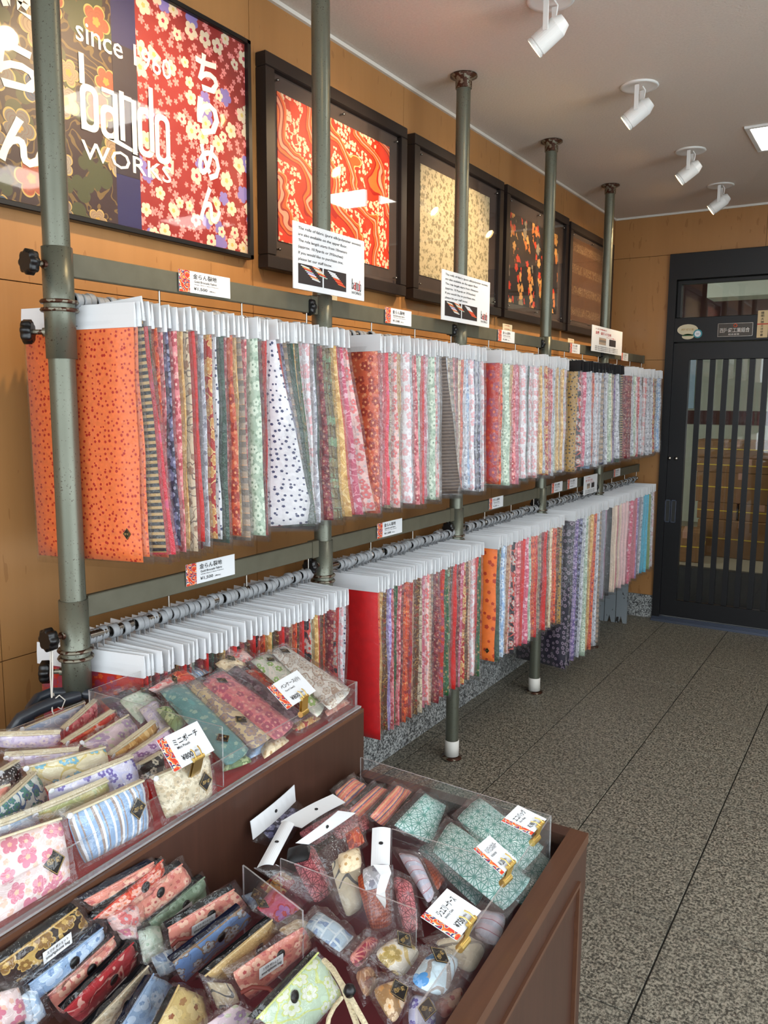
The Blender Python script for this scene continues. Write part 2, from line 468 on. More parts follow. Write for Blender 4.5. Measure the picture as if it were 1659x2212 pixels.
# art prints (UV in metres)
def print_brocade():
    g = G('print_brocade'); p = g.uv()
    col = g.mix(g.noise(p, 6, 3), (.25,.17,.17), (.18,.12,.13))
    fine = g.m('LESS_THAN', g.m('FRACT', g.m('MULTIPLY', g.noise(p, 9, 2, .5, .8), 9)), .22)
    col = g.mix(g.m('MULTIPLY', fine, .6), col, (.52,.42,.22))
    m0, c0, rc, r0, ra = g.flower(p, .09, .46, .9, 3, 5.1, .5)
    col = g.mix(m0, col, (.28,.29,.18))
    mk, ce, rc, r, rad = g.flower(p, .105, .46, .9, 5, 0.6)
    pc = g.ramp(rc[2], [(0, (.60,.56,.50)), (.30, (.46,.43,.40)), (.50, (.66,.33,.22)), (.70, (.20,.28,.38)), (.85, (.62,.52,.40))], True)
    ln = g.m('GREATER_THAN', g.m('FRACT', g.m('MULTIPLY', g.m('DIVIDE', r, rad), 5)), .75)
    col = g.mix(mk, col, g.mix(g.m('MULTIPLY', ln, .5), pc, (.45,.30,.22)))
    col = g.mix(g.m('MULTIPLY', mk, g.m('GREATER_THAN', r, g.m('MULTIPLY', rad, .9))), col, (.75,.62,.35))
    col = g.mix(ce, col, (.70,.55,.25))
    MATS['print_brocade'] = g.done(g.bsdf(col, .45))
    g = G('print_crepe'); p = g.uv()
    col = g.mix(g.noise(p, 5, 2), (.52,.11,.10), (.62,.22,.20))
    m0, c0, rc, r0, ra = g.flower(p, .030, .42, .95, 5, 4.1, .85)
    col = g.mix(m0, col, (.90,.55,.53))
    m1, c1, rc, r1, ra = g.flower(p, .085, .34, .95, 5, 9.7)
    sel = g.m('GREATER_THAN', rc[2], .62)
    col = g.mix(g.m('MULTIPLY', m1, sel), col, (.52,.46,.70))
    m2, c2, rc, r2, ra = g.flower(p, .054, .46, .9, 5, 1.9)
    sel = g.m('GREATER_THAN', rc[2], .38)
    col = g.mix(g.m('MULTIPLY', m2, sel), col, (.86,.79,.68))
    col = g.mix(g.m('MULTIPLY', c2, sel), col, g.ramp(rc[0], [(0, (.80,.70,.40)), (.55, (.70,.18,.28))], True))
    MATS['print_crepe'] = g.done(g.bsdf(col, .45))
    # red marbled waves with white blossom
    g = G('art_waves'); p = g.uv()
    x, y, _ = g.sep(p)
    w = g.m('ADD', g.m('MULTIPLY', x, 1.35), g.m('ADD', y, g.m('MULTIPLY', g.m('SINE', g.m('ADD', g.m('MULTIPLY', y, 26), g.m('MULTIPLY', x, -9))), .055)))
    nz = g.noise(p, 5, 1.5, .5, .9)
    w = g.m('ADD', w, g.m('MULTIPLY', nz, .35))
    f = g.m('FRACT', g.m('MULTIPLY', w, 4.2))
    st = [(0, (.86,.20,.10)), (.14, (.62,.10,.07)), (.19, (.92,.42,.18)), (.27, (.70,.14,.08)), (.31, (.95,.62,.50)), (.40, (.62,.12,.07)), (.44, (.90,.34,.12)), (.52, (.98,.70,.45)), (.55, (.80,.18,.08)), (.72, (.88,.22,.10))]
    col = g.ramp(f, st, True)
    m0, c0, rc, r0, ra = g.flower(p, .016, .55, 1.0, 5, 2.2, .4)
    zone = g.m('MULTIPLY', g.m('GREATER_THAN', f, .56), g.m('GREATER_THAN', g.noise(p, 9, 2), .42))
    col = g.mix(g.m('MULTIPLY', m0, zone), col, (.97,.82,.68))
    MATS['art_waves'] = g.done(g.bsdf(col, .5))
    # cream with small sprigs
    g = G('art_sprigs'); p = g.uv()
    col = g.mix(g.noise(p, 4, 2), (.80,.74,.58), (.86,.80,.66))
    wp = g.v('ADD', p, g.v('SCALE', g.comb(g.noise(p, 40, 1), g.noise(p, 33, 1), 0), .012))
    m0, c0, rc, r0, ra = g.flower(wp, .034, .40, .8, 3, 1.2, .9)
    col = g.mix(g.m('MULTIPLY', m0, .8), col, (.50,.46,.34))
    m1, c1, rc, r0, ra = g.flower(wp, .02, .28, 1, 3, 6.2, .8)
    col = g.mix(g.m('MULTIPLY', m1, .6), col, (.55,.48,.36))
    MATS['art_sprigs'] = g.done(g.bsdf(col, .5))
    # dark with slanting red and gold trails
    g = G('art_trails'); p = g.uv()
    x, y, _ = g.sep(p)
    t = g.m('ADD', g.m('MULTIPLY', x, 6.5), g.m('ADD', g.m('MULTIPLY', y, 2.4), g.m('MULTIPLY', g.noise(p, 12, 3), .7)))
    f = g.m('FRACT', t)
    inb = g.m('MULTIPLY', g.m('GREATER_THAN', f, .25), g.m('LESS_THAN', f, .8))
    m0, c0, rc, r0, ra = g.flower(p, .05, .6, 1, 5, .4, .5)
    cc = g.ramp(rc[1], [(0, (.80,.22,.10)), (.35, (.85,.62,.34)), (.7, (.78,.45,.20)), (.85, (.55,.50,.42))], True)
    col = g.mix(g.m('MULTIPLY', m0, inb), (.11,.08,.09), cc)
    MATS['art_trails'] = g.done(g.bsdf(col, .5))
    # brown with embossed pale wave rows
    g = G('art_emboss'); p = g.uv()
    x, y, _ = g.sep(p)
    row = g.m('FRACT', g.m('MULTIPLY', y, 8))
    inb = g.m('MULTIPLY', g.m('GREATER_THAN', row, .25), g.m('LESS_THAN', row, .65))
    sw = g.m('LESS_THAN', g.m('FRACT', g.m('MULTIPLY', g.noise(p, 26, 1, .5, 1.2), 6)), .3)
    col = g.mix(g.m('MULTIPLY', g.m('MULTIPLY', inb, sw), .55), (.36,.24,.16), (.72,.60,.44))
    MATS['art_emboss'] = g.done(g.bsdf(col, .4))
    # little decor strip on price cards
    g = G('strip_print'); p = g.uv()
    f = g.noise(p, 90, 1, .5, .5)
    col = g.ramp(f, [(0, (.80,.20,.12)), (.40, (.90,.45,.20)), (.46, (.93,.85,.75)), (.50, (.15,.22,.42)), (.56, (.75,.15,.15)), (.64, (.93,.6,.3))], True)
    MATS['strip_print'] = g.done(g.bsdf(col, .5))


print_brocade()


# ------------------------------------------------------------------ mesh helpers
class MB:
    def __init__(s): s.v = []; s.f = []; s.uv = []; s.mi = []; s.sm = []

    def add(s, vs, fs, uvs=None, mi=0, smooth=False):
        o = len(s.v); s.v += [tuple(a) for a in vs]
        for k, f in enumerate(fs):
            s.f.append(tuple(o+i for i in f))
            s.uv.append([uvs[i] for i in f] if uvs else None); s.mi.append(mi); s.sm.append(smooth)
        return s

    def box(s, x0, x1, y0, y1, z0, z1, mi=0, M=None):
        vs = [(x, y, z) for z in (z0, z1) for y in (y0, y1) for x in (x0, x1)]
        if M: vs = [M @ Vector(a) for a in vs]
        return s.add(vs, [(0, 2, 3, 1), (4, 5, 7, 6), (0, 1, 5, 4), (2, 6, 7, 3), (0, 4, 6, 2), (1, 3, 7, 5)], None, mi)

    def bbox(s, x0, x1, y0, y1, z0, z1, b=.003, mi=0):
        """box with chamfered upright and level edges, cheap"""
        vs = []
        for z, i in ((z0, b), (z0+b, 0), (z1-b, 0), (z1, b)):
            for (x, y, sx, sy) in ((x0, y0, 1, 1), (x1, y0, -1, 1), (x1, y1, -1, -1), (x0, y1, 1, -1)):
                vs.append((x+sx*i, y+sy*i, z))
        fs = [(3, 2, 1, 0), (12, 13, 14, 15)]
        for r in range(3):
            for k in range(4): fs.append((r*4+k, r*4+(k+1) % 4, r*4+4+(k+1) % 4, r*4+4+k))
        return s.add(vs, fs, None, mi)

    def hexa(s, q0, q1, mi=0):
        """q0, q1: two lists of four corners"""
        vs = list(q0)+list(q1)
        return s.add(vs, [(0, 1, 2, 3), (7, 6, 5, 4), (0, 4, 5, 1), (1, 5, 6, 2), (2, 6, 7, 3), (3, 7, 4, 0)], None, mi)

    def cyl(s, p0, p1, r0, r1=None, seg=16, mi=0, caps=True, smooth=True):
        r1 = r0 if r1 is None else r1
        p0 = Vector(p0); p1 = Vector(p1); a = (p1-p0).normalized()
        u = a.orthogonal().normalized(); w = a.cross(u)
        vs = []
        for p, r in ((p0, r0), (p1, r1)):
            for k in range(seg):
                t = 2*math.pi*k/seg; vs.append(p+u*(r*math.cos(t))+w*(r*math.sin(t)))
        s.add(vs, [(k, (k+1) % seg, seg+(k+1) % seg, seg+k) for k in range(seg)], None, mi, smooth)
        if caps:
            s.add(vs[:seg], [tuple(reversed(range(seg)))], None, mi)
            s.add(vs[seg:], [tuple(range(seg))], None, mi)
        return s

    def tube(s, pts, r, seg=8, mi=0):
        pts = [Vector(p) for p in pts]; n = len(pts); vs = []; u = None
        for i, p in enumerate(pts):
            a = (pts[min(i+1, n-1)]-pts[max(i-1, 0)]).normalized()
            u = a.orthogonal().normalized() if u is None else (u-a*u.dot(a)).normalized()
            w = a.cross(u)
            rr = r[i] if isinstance(r, (list, tuple)) else r
            for k in range(seg):
                t = 2*math.pi*k/seg; vs.append(p+u*(rr*math.cos(t))+w*(rr*math.sin(t)))
        fs = [(i*seg+k, i*seg+(k+1) % seg, (i+1)*seg+(k+1) % seg, (i+1)*seg+k) for i in range(n-1) for k in range(seg)]
        s.add(vs, fs, None, mi, True)
        s.add(vs[:seg], [tuple(reversed(range(seg)))], None, mi)
        s.add(vs[-seg:], [tuple(range(seg))], None, mi)
        return s

    def lathe(s, prof, c=(0, 0, 0), axis='z', seg=24, mi=0):
        vs = []
        for r, h in prof:
            for k in range(seg):
                t = 2*math.pi*k/seg; a, b = r*math.cos(t), r*math.sin(t)
                q = (a, b, h) if axis == 'z' else ((a, h, b) if axis == 'y' else (h, a, b))
                vs.append((q[0]+c[0], q[1]+c[1], q[2]+c[2]))
        n = len(prof)
        s.add(vs, [(i*seg+k, i*seg+(k+1) % seg, (i+1)*seg+(k+1) % seg, (i+1)*seg+k) for i in range(n-1) for k in range(seg)], None, mi, True)
        return s

    def build(s, name, mat, parent=None, link=True):
        me = bpy.data.meshes.new(name)
        me.from_pydata(s.v, [], s.f)
        mats = mat if isinstance(mat, (list, tuple)) else [mat]
        for k in mats: me.materials.append(MATS[k])
        for p_, mi, sm in zip(me.polygons, s.mi, s.sm): p_.material_index = mi; p_.use_smooth = sm
        if any(u is not None for u in s.uv):
            ul = me.uv_layers.new(name='UVMap'); i = 0
            for f, u in zip(s.f, s.uv):
                for k in range(len(f)):
                    ul.data[i].uv = u[k] if u else (0, 0); i += 1
        o = bpy.data.objects.new(name, me)
        if link: COL.objects.link(o)
        if parent: o.parent = parent
        return o


def tag(o, label=None, cat=None, group=None, kind=None):
    if label: o['label'] = label
    if cat: o['category'] = cat
    if group: o['group'] = group
    if kind: o['kind'] = kind
    return o


def empty(name, loc=(0, 0, 0), **k):
    o = bpy.data.objects.new(name, None); o.location = loc; o.empty_display_size = .05
    COL.objects.link(o); return tag(o, **k)


def at0(o, parent):
    """parent o, whose mesh is in place coordinates, to an Empty that is away from the origin"""
    o.parent = parent; o.matrix_parent_inverse = Matrix.Translation(parent.location).inverted(); return o


_tc = {}


def glyphs(body, bold=False):
    if (body, bold) in _tc: return _tc[(body, bold)]
    c = bpy.data.curves.new('lettering', 'FONT'); c.body = body; c.resolution_u = 2
    c.offset = 0.03 if bold else 0.008
    o = bpy.data.objects.new('lettering', c); COL.objects.link(o)
    bpy.context.view_layer.update()
    me = bpy.data.meshes.new_from_object(o.evaluated_get(bpy.context.evaluated_depsgraph_get()))
    vs = [tuple(v.co) for v in me.vertices]; fs = [tuple(p_.vertices) for p_ in me.polygons]
    bpy.data.objects.remove(o); bpy.data.curves.remove(c); bpy.data.meshes.remove(me)
    if not vs: vs = [(0, 0, 0), (1, 0, 0), (1, 1, 0)]; fs = []
    xs = [v[0] for v in vs]; ys = [v[1] for v in vs]
    bb = (min(xs), min(ys), max(xs)-min(xs) or 1, max(ys)-min(ys) or 1)
    _tc[(body, bold)] = (vs, fs, bb); return _tc[(body, bold)]


def lettering(mb, body, o, r, u, w, h, lift=.0008, mi=0, keep=False, bold=False):
    """body written so that it fills w x h from corner o along r and u"""
    vs, fs, (x0, y0, W, Hh) = glyphs(body, bold)
    o = Vector(o); r = Vector(r); u = Vector(u); n = r.cross(u).normalized()*lift
    sx, sy = w/W, h/Hh
    if keep: sx = sy = min(sx, sy)
    mb.add([o+n+r*((v[0]-x0)*sx)+u*((v[1]-y0)*sy) for v in vs], fs, None, mi)


def slab(mb, o, r, u, w, h, t, mi=0, uvs=True):
    """thin board: front face at o + n*t, back at o"""
    o = Vector(o); r = Vector(r).normalized(); u = Vector(u).normalized(); n = r.cross(u).normalized()
    q = [o, o+r*w, o+r*w+u*h, o+u*h]
    f = [a+n*t for a in q]
    mb.add(q+f, [(3, 2, 1, 0), (4, 5, 6, 7), (0, 1, 5, 4), (1, 2, 6, 5), (2, 3, 7, 6), (3, 0, 4, 7)],
           [(0, 0), (w, 0), (w, h), (0, h)]*2, mi)
    return n


# ------------------------------------------------------------------ structure
fl = empty('floor', kind='structure')
xs = [0.0, .078] + [.078+.4075*k for k in range(1, 10)]
ys = [3.645+.4225*k for k in range(-12, 6)] + [YB]
mb = MB(); mb.box(0, XR, YF-.2, YB, -.06, -.004); mb.build('grout', 'grout', fl)
for i in range(len(xs)-1):
    for j in range(len(ys)-1):
        x0, x1, y0, y1 = xs[i]+.0026, min(xs[i+1], XR)-.0026, ys[j]+.0018, ys[j+1]-.0018
        if x1-x0 < .02 or y1-y0 < .02: continue
        dz = random.uniform(-.0006, .0006)
        mb = MB(); mb.bbox(x0, x1, y0, y1, -.02, dz, .0012)
        o = mb.build('tile', 'floor_granite', fl)
mb = MB(); mb.box(-8, 14, -14, YF-.2, -.2, -.03); tag(mb.build('pavement', 'pavement'), kind='structure')

mb = MB(); mb.box(-.2, XR+.2, YF-.2, YB+.2, H, H+.15); tag(mb.build('ceiling', 'ceiling_paper'), kind='structure')

wl = empty('wall_left', kind='structure')
mb = MB(); mb.box(-.2, -.012, YF-.2, YB+.2, -.05, H+.02); mb.build('backing', 'frame_wood', wl)
pys = [YF-.2, 1.155-.91, 1.155, 2.07, 2.985, 3.90, 4.815, YB]
for z0, z1 in ((.19, .9), (.9, 1.784), (1.784, H)):
    for a, b in zip(pys[:-1], pys[1:]):
        mb = MB(); mb.bbox(-.012, 0, a+.0012, b-.0012, z0+.001, z1-.001, .0008)
        mb.build('panel', 'veneer', wl)
sk = empty('baseboard_left', kind='structure')
pys = [YF-.2] + [YF+.4+.61*k for k in range(11)] + [YB]
for a, b in zip(pys[:-1], pys[1:]):
    mb = MB(); mb.bbox(-.012, .012, a+.001, b-.001, 0, .19, .001); mb.build('panel', 'base_granite', sk)

wb = empty('wall_back', kind='structure')
DX0, DX1 = .385, 1.75
mb = MB(); mb.box(-.2, DX0, YB+.012, YB+.16, -.05, H); mb.box(DX1, XR+.2, YB+.012, YB+.16, -.05, H); mb.box(DX0, DX1, YB+.012, YB+.16, 2.48, H)
mb.build('backing', 'frame_wood', wb)
for (a, b, z0, z1) in ((0, DX0, .16, .9), (0, DX0, .9, 1.793), (0, .96, 2.48, H), (.96, 1.87, 2.48, H), (0, DX0, 1.793, 2.48), (DX1, 2.6, .16, 2.48), (2.6, XR, .16, 2.48), (1.87, 2.8, 2.48, H), (2.8, XR, 2.48, H)):
    mb = MB(); mb.bbox(a+.001, b-.001, YB, YB+.012, z0+.001, z1-.001, .0008); mb.build('panel', 'veneer', wb)
sk = empty('baseboard_back', kind='structure')
for a, b in ((.013, DX0), (DX1, 2.6), (2.6, XR)):
    mb = MB(); mb.bbox(a+.001, b-.001, YB-.012, YB+.01, 0, .16, .001); mb.build('panel', 'base_granite', sk)
mb = MB(); mb.box(XR, XR+.2, 3.0, YB+.2, -.05, H); tag(mb.build('wall_right', 'right_wall'), kind='structure')
mb = MB(); mb.box(-.0, .012, YF, YB, H-.014, H-.001); tag(mb.build('trim_1', 'trim_white'), kind='structure')
mb = MB(); mb.box(.013, XR, YB-.012, YB-.0005, H-.014, H-.001); tag(mb.build('trim_2', 'trim_white'), kind='structure')

# ---- door in the back wall
dr = empty('door_1', kind='structure')
mb = MB()
mb.bbox(DX0, .435, YB-.03, YB+.1, 0, 2.48, .003); mb.bbox(1.70, DX1, YB-.03, YB+.1, 0, 2.48, .003)
mb.bbox(.435, 1.70, YB-.03, YB+.1, 2.31, 2.48, .003)
mb.bbox(.435, 1.70, YB-.02, YB+.09, 1.905, 2.065, .003)
mb.build('door_frame', 'black_paint', dr)
mb = MB(); mb.box(.44, 1.70, YB+.03, YB+.036, 2.07, 2.305); mb.build('transom_glass', 'glass', dr)
mb = MB(); mb.box(.44, .462, YB+.0, YB+.05, 2.07, 2.305); mb.box(.462, 1.70, YB+.0, YB+.05, 2.285, 2.305); mb.build('transom_frame', 'black_paint', dr)
mb = MB()
mb.bbox(.436, .540, YB-.012, YB+.03, .03, 1.90, .002); mb.bbox(1.19, 1.29, YB-.012, YB+.03, .03, 1.90, .002)
mb.bbox(.540, 1.19, YB-.012, YB+.03, 1.79, 1.90, .002); mb.bbox(.540, 1.19, YB-.012, YB+.03, .03, .150, .002)
leaf = mb.build('door_leaf', 'black_paint', dr)
for k in range(8):
    x = .606+.0805*k
    mb = MB(); mb.bbox(x-.017, x+.017, YB-.006, YB+.008, .15, 1.79, .003); mb.build('bar', 'black_paint', leaf)
mb = MB(); mb.box(.54, 1.19, YB+.012, YB+.017, .15, 1.79); mb.build('pane', 'glass', leaf)
mb = MB(); mb.bbox(1.29, 1.70, YB+.03, YB+.06, .03, 1.90, .002); mb.build('fixed_panel', 'black_paint', dr)
for x in (.452, .491):
    mb = MB()
    for a, b, c, d in ((-.016, .016, .690, .696), (-.016, .016, .840, .846), (-.016, -.012, .690, .846), (.012, .016, .690, .846)):
        mb.box(x+a, x+b, YB-.017, YB-.010, c, d)
    hd = mb.build('handle_plate', 'alu', leaf)
    mb = MB(); mb.box(x-.012, x+.012, YB-.014, YB-.011, .695, .841); mb.build('recess', 'step_grey', leaf)
for x in (.445, .489):
    mb = MB(); mb.lathe([(0, -.010), (.009, -.009), (.013, -.004), (.013, 0)], (x, YB-.012, 1.130), 'y', 16); mb.build('lock', 'chrome', leaf)
sl = MB()
for k in range(4): sl.box(.39, DX1, YB-.075+.016*k, YB-.065+.016*k, .0, .016+.004*k)
sl.box(.39, DX1, YB-.08, YB-.01, 0, .01)
sl.build('sill_track', 'alu', dr)
# things fixed to the lintel
YL = YB-.0205
def lintel_pts(cx, cz, rx, rz, n=24): return [(cx+rx*math.cos(2*math.pi*k/n), cz+rz*math.sin(2*math.pi*k/n)) for k in range(n)]
def disc(name, cx, cz, rx, rz, mat, y, t=.002, parent=None):
    mb = MB(); pts = lintel_pts(cx, cz, rx, rz)
    n = len(pts)
    mb.add([(x, y, z) for x, z in pts]+[(x, y-t, z) for x, z in pts], [tuple(reversed(range(n))), tuple(range(n, 2*n))]+[(k, (k+1) % n, n+(k+1) % n, n+k) for k in range(n)])
    return mb.build(name, mat, parent)
st = tag(disc('oval_sticker', .520, 1.985, .066, .036, 'talc_cream', YL), 'cream oval sticker on the black lintel above the barred door', 'sticker')
mb = MB(); lettering(mb, '西陣織工業', (.480, YL-.003, 1.979), (1, 0, 0), (0, 0, 1), .08, .014); mb.build('lettering', 'ink_gold', st)
tag(disc('round_sticker', .586, 1.957, .028, .028, 'teal_print', YL-.0025), 'small round teal and white sticker right of the oval sticker', 'sticker')
mb = MB(); o = bpy.data.objects['round_sticker']; q = disc('centre', .586, 1.957, .020, .020, 'clear_white', YL-.0046, .001, o)
mb = MB(); lettering(mb, 'eco', (.578, YL-.0062, 1.953), (1, 0, 0), (0, 0, 1), .016, .006)
mb.build('lettering', 'ink', o)
tag(disc('small_sticker', .524, 1.941, .038, .018, 'talc_cream', YL-.0), 'pale half-round sticker just below the oval sticker on the lintel', 'sticker')
o = bpy.data.objects['small_sticker']
mb = MB(); mb.box(.490, .556, YL-.004, YL-.0022, 1.945, 1.952); mb.build('green_band', 'gn', o)
mb = MB(); mb.bbox(.708, .922, YL-.005, YL, 1.930, 2.018, .001)
pq = tag(mb.build('metal_plaque', 'plaque'), 'dark metal plaque with raised characters on the black lintel', 'plaque')
mb = MB()
for a, b, c, d in ((.710, .920, 1.932, 1.934), (.710, .920, 2.014, 2.016), (.710, .712, 1.932, 2.016), (.918, .920, 1.932, 2.016)): mb.box(a, b, YL-.0065, YL-.005, c, d)
lettering(mb, '西陣織工業組合', (.722, YL-.006, 1.957), (1, 0, 0), (0, 0, 1), .180, .030)
lettering(mb, '組合員章', (.775, YL-.006, 1.940), (1, 0, 0), (0, 0, 1), .066, .012)
mb.build('lettering', 'chrome', pq)
mb = MB(); mb.lathe([(.008, -.002), (.012, -.002), (.012, 0), (.008, 0)], (.815, YL-.006, 2.001), 'y', 16); mb.build('crest', 'strip_orange', pq)
mb = MB(); mb.bbox(.945, 1.008, YL-.010, YL, 1.918, 2.088, .002)
tl = tag(mb.build('wooden_talisman', 'cedar'), 'tall pale wooden talisman board with red band at lintel', 'talisman')
mb = MB()
for k, ch in enumerate('晴明大神'): lettering(mb, ch, (.964, YL-.0105, 2.064-.019*k), (1, 0, 0), (0, 0, 1), .018, .016)
for k, ch in enumerate('火伏守護'): lettering(mb, ch, (.966, YL-.0105, 1.984-.019*k), (1, 0, 0), (0, 0, 1), .015, .015)
mb.build('lettering', 'ink', tl)
mb = MB(); mb.box(.944, 1.009, YL-.0115, YL-.010, 2.000, 2.006); mb.build('red_band', 'ink_red', tl)

# ---- storeroom behind the door
bk = empty('wall_storeroom', kind='structure')
mb = MB(); mb.box(-.6, 3.2, 9.0, 9.1, 0, 3); mb.build('rear_wall', 'pale_wall', bk)
mb = MB(); mb.box(-.7, -.6, YB+.2, 9.1, 0, 3); mb.build('side_wall', 'pale_wall', bk)
mb = MB(); mb.box(3.2, 3.3, YB+.2, 9.1, 0, 3); mb.build('side_wall', 'pale_wall', bk)
mb = MB(); mb.box(-.6, 3.2, 8.985, 9.0, 1.28, 1.42); mb.build('dado', 'dark_band', bk)
mb = MB(); mb.box(-.7, 3.3, YB+.17, 9.1, 3.0, 3.1); tag(mb.build('ceiling_storeroom', 'pale_wall'), kind='structure')
mb = MB(); mb.box(-.7, 3.3, YB+.1, 6.5, -.05, .0); mb.box(-.7, 3.3, 6.5, 6.56, -.05, .26); mb.build('step', 'step_grey', bk)
mb = MB(); mb.box(-.7, 3.3, 6.56, 9.1, -.05, .26); tag(mb.build('floor_storeroom', 'room_floor'), kind='structure')
mb = MB(); mb.box(-.59, 3.19, 8.96, 8.985, 2.1, 2.98); mb.build('upper_wall', 'dark_band', bk)
mb = MB(); mb.box(.36, 3.0, 7.2, 7.5, 2.345, 2.49); tag(mb.build('trim_3', 'pale_wall'), kind='structure')
mb = MB(); mb.box(-.32, -.05, 8.96, 8.99, 1.44, 2.02); tag(mb.build('window_1', 'blue_pane'), kind='structure')


def carton(x0, x1, y0, y1, z0, z1, label, strap=True, rz=0, name='cardboard_box'):
    e = empty(name, ((x0+x1)/2, (y0+y1)/2, z0), label=label, cat='box', group='cartons in the storeroom')
    w, d, h = (x1-x0)/2, (y1-y0)/2, z1-z0
    mb = MB(); mb.bbox(-w, w, -d, d, 0, h, .004); mb.build('carton', 'cardboard', e)
    mb = MB(); mb.box(-.022, .022, -d-.001, d+.001, h-.05, h+.001); mb.box(-w*.999, w*.999, -.003, .003, h, h+.002); mb.build('tape', 'tn', e)
    if strap:
        mb = MB(); mb.box(-w-.002, w+.002, -d-.002, d+.002, h*.50, h*.50+.008); mb.build('strap', 'strap_yellow', e)
    e.rotation_euler = (0, 0, rz)
    return e


zz = [.26, .56, .71, .945, 1.06, 1.21]
carton(.42, 1.08, 7.05, 7.55, .262, .56, 'wide carton on the storeroom floor under the stack')
carton(.40, .70, 7.1, 7.5, .562, .70, 'left carton of the second layer in the storeroom stack')
carton(.72, 1.05, 7.1, 7.5, .562, .70, 'right carton of the second layer in the storeroom stack')
carton(.38, 1.06, 7.1, 7.52, .702, .945, 'third layer carton of the storeroom stack')
carton(.34, 1.20, 7.1, 7.5, .947, 1.06, 'flat carton near the top of the storeroom stack')
carton(.34, 1.0, 7.12, 7.5, 1.062, 1.20, 'topmost carton of the storeroom stack')
carton(.24, .52, 6.68, 7.0, .262, .50, 'small carton standing in front at the left storeroom side', True, .15)
carton(1.15, 1.7, 7.1, 7.6, .262, .9, 'tall carton right of the stack in the storeroom')
sl_ = bpy.data.lights.new('storeroom_fill', 'AREA'); sl_.energy = 15; sl_.size = .8; sl_.color = (.95, .97, .85)  # added area light that brightens the storeroom, no fixture belongs to it
so = bpy.data.objects.new('storeroom_fill', sl_); so.location = (1.6, 7.0, 2.2); so.visible_camera = True; COL.objects.link(so)
so.location = (2.2, 6.8, 2.55)

# ------------------------------------------------------------------ poles
def lobed(mb, c, a, r, t, lobes=8, seg=48):
    c = Vector(c); a = Vector(a).normalized(); u = a.orthogonal().normalized(); w = a.cross(u)
    rings = [(-t/2, .80), (-t*.35, 1.0), (t*.35, 1.0), (t/2, .78)]
    vs = []
    for h, k in rings:
        for i in range(seg):
            th = 2*math.pi*i/seg; rr = r*k*(1-.10*(.5-.5*math.cos(lobes*th))**1.5*1.4)
            vs.append(c+a*h+u*(rr*math.cos(th))+w*(rr*math.sin(th)))
    n = len(rings)
    mb.add(vs, [(j*seg+i, j*seg+(i+1) % seg, (j+1)*seg+(i+1) % seg, (j+1)*seg+i) for j in range(n-1) for i in range(seg)], None, 0, True)
    mb.add(vs[:seg], [tuple(reversed(range(seg)))]); mb.add(vs[-seg:], [tuple(range(seg))])


def knob(parent, y, z, ang, r=.026):
    d = Vector((math.sin(ang), -math.cos(ang), 0))
    c = Vector((0, 0, z))
    mb = MB(); lobed(mb, c+d*.066, d, r, .022)
    k = mb.build('clamp_knob', 'black_plastic', parent)
    mb = MB(); mb.cyl(c+d*.028, c+d*.036, .010, .009, 12); mb.cyl(c+d*.034, c+d*.056, .0055, .0055, 10)
    mb.build('screw', 'rust_ring', k)


PN = ['grey-green metal pole nearest the camera, rusty around its collars', 'second grey-green metal pole, behind the larger English sign',
      'third metal pole, behind the smaller English sign, with white foot sleeve', 'fourth metal pole from the camera, foot on bare granite floor',
      'fifth and farthest metal pole, behind the red-headed notice']
for i, y in enumerate(POLES):
    e = empty('metal_pole', (POLE_X, y, 0), label=PN[i], cat='pole', group='poles carrying the fabric rails')
    R0 = .0275
    mb = MB(); mb.cyl((0, 0, .012), (0, 0, H-.05), R0, R0, 28, 0, False); mb.build('pole', 'pole_paint', e)
    for z0, z1 in ((1.600, 1.828), (.80, 1.078)):
        mb = MB(); mb.lathe([(R0+.0005, z0), (R0+.0038, z0), (R0+.0038, z1), (R0+.0005, z1)], seg=28); mb.build('sleeve', 'pole_paint', e)
    for z in (1.717, 1.700, .965, .947):
        mb = MB(); mb.lathe([(R0+.003, -.004), (R0+.0095, -.004), (R0+.012, 0), (R0+.0095, .004), (R0+.003, .004)], (0, 0, z), seg=28); mb.build('collar_ring', 'rust_ring', e)
    mb = MB(); mb.lathe([(R0, H-.052), (R0+.004, H-.05), (R0+.004, H-.018), (.052, H-.008), (.052, H-.002), (.0, H-.002)], seg=28); mb.build('ceiling_flange', 'rust_ring', e)
    mb = MB(); mb.lathe([(0, .001), (.046, .001), (.046, .006), (.030, .010), (R0, .010)], seg=28); mb.build('foot_plate', 'rust_ring', e)
    mb = MB(); mb.lathe([(R0+.001, .012), (R0+.003, .012), (R0+.003, .078), (R0+.001, .080)], seg=24); mb.build('foot_sleeve', 'trim_white', e)
    knob(e, y, 1.79, math.radians(0)); knob(e, y, 1.003, math.radians(0))
    if i == 0: knob(e, y, 1.655, math.radians(-50)); knob(e, y, .915, math.radians(-50))

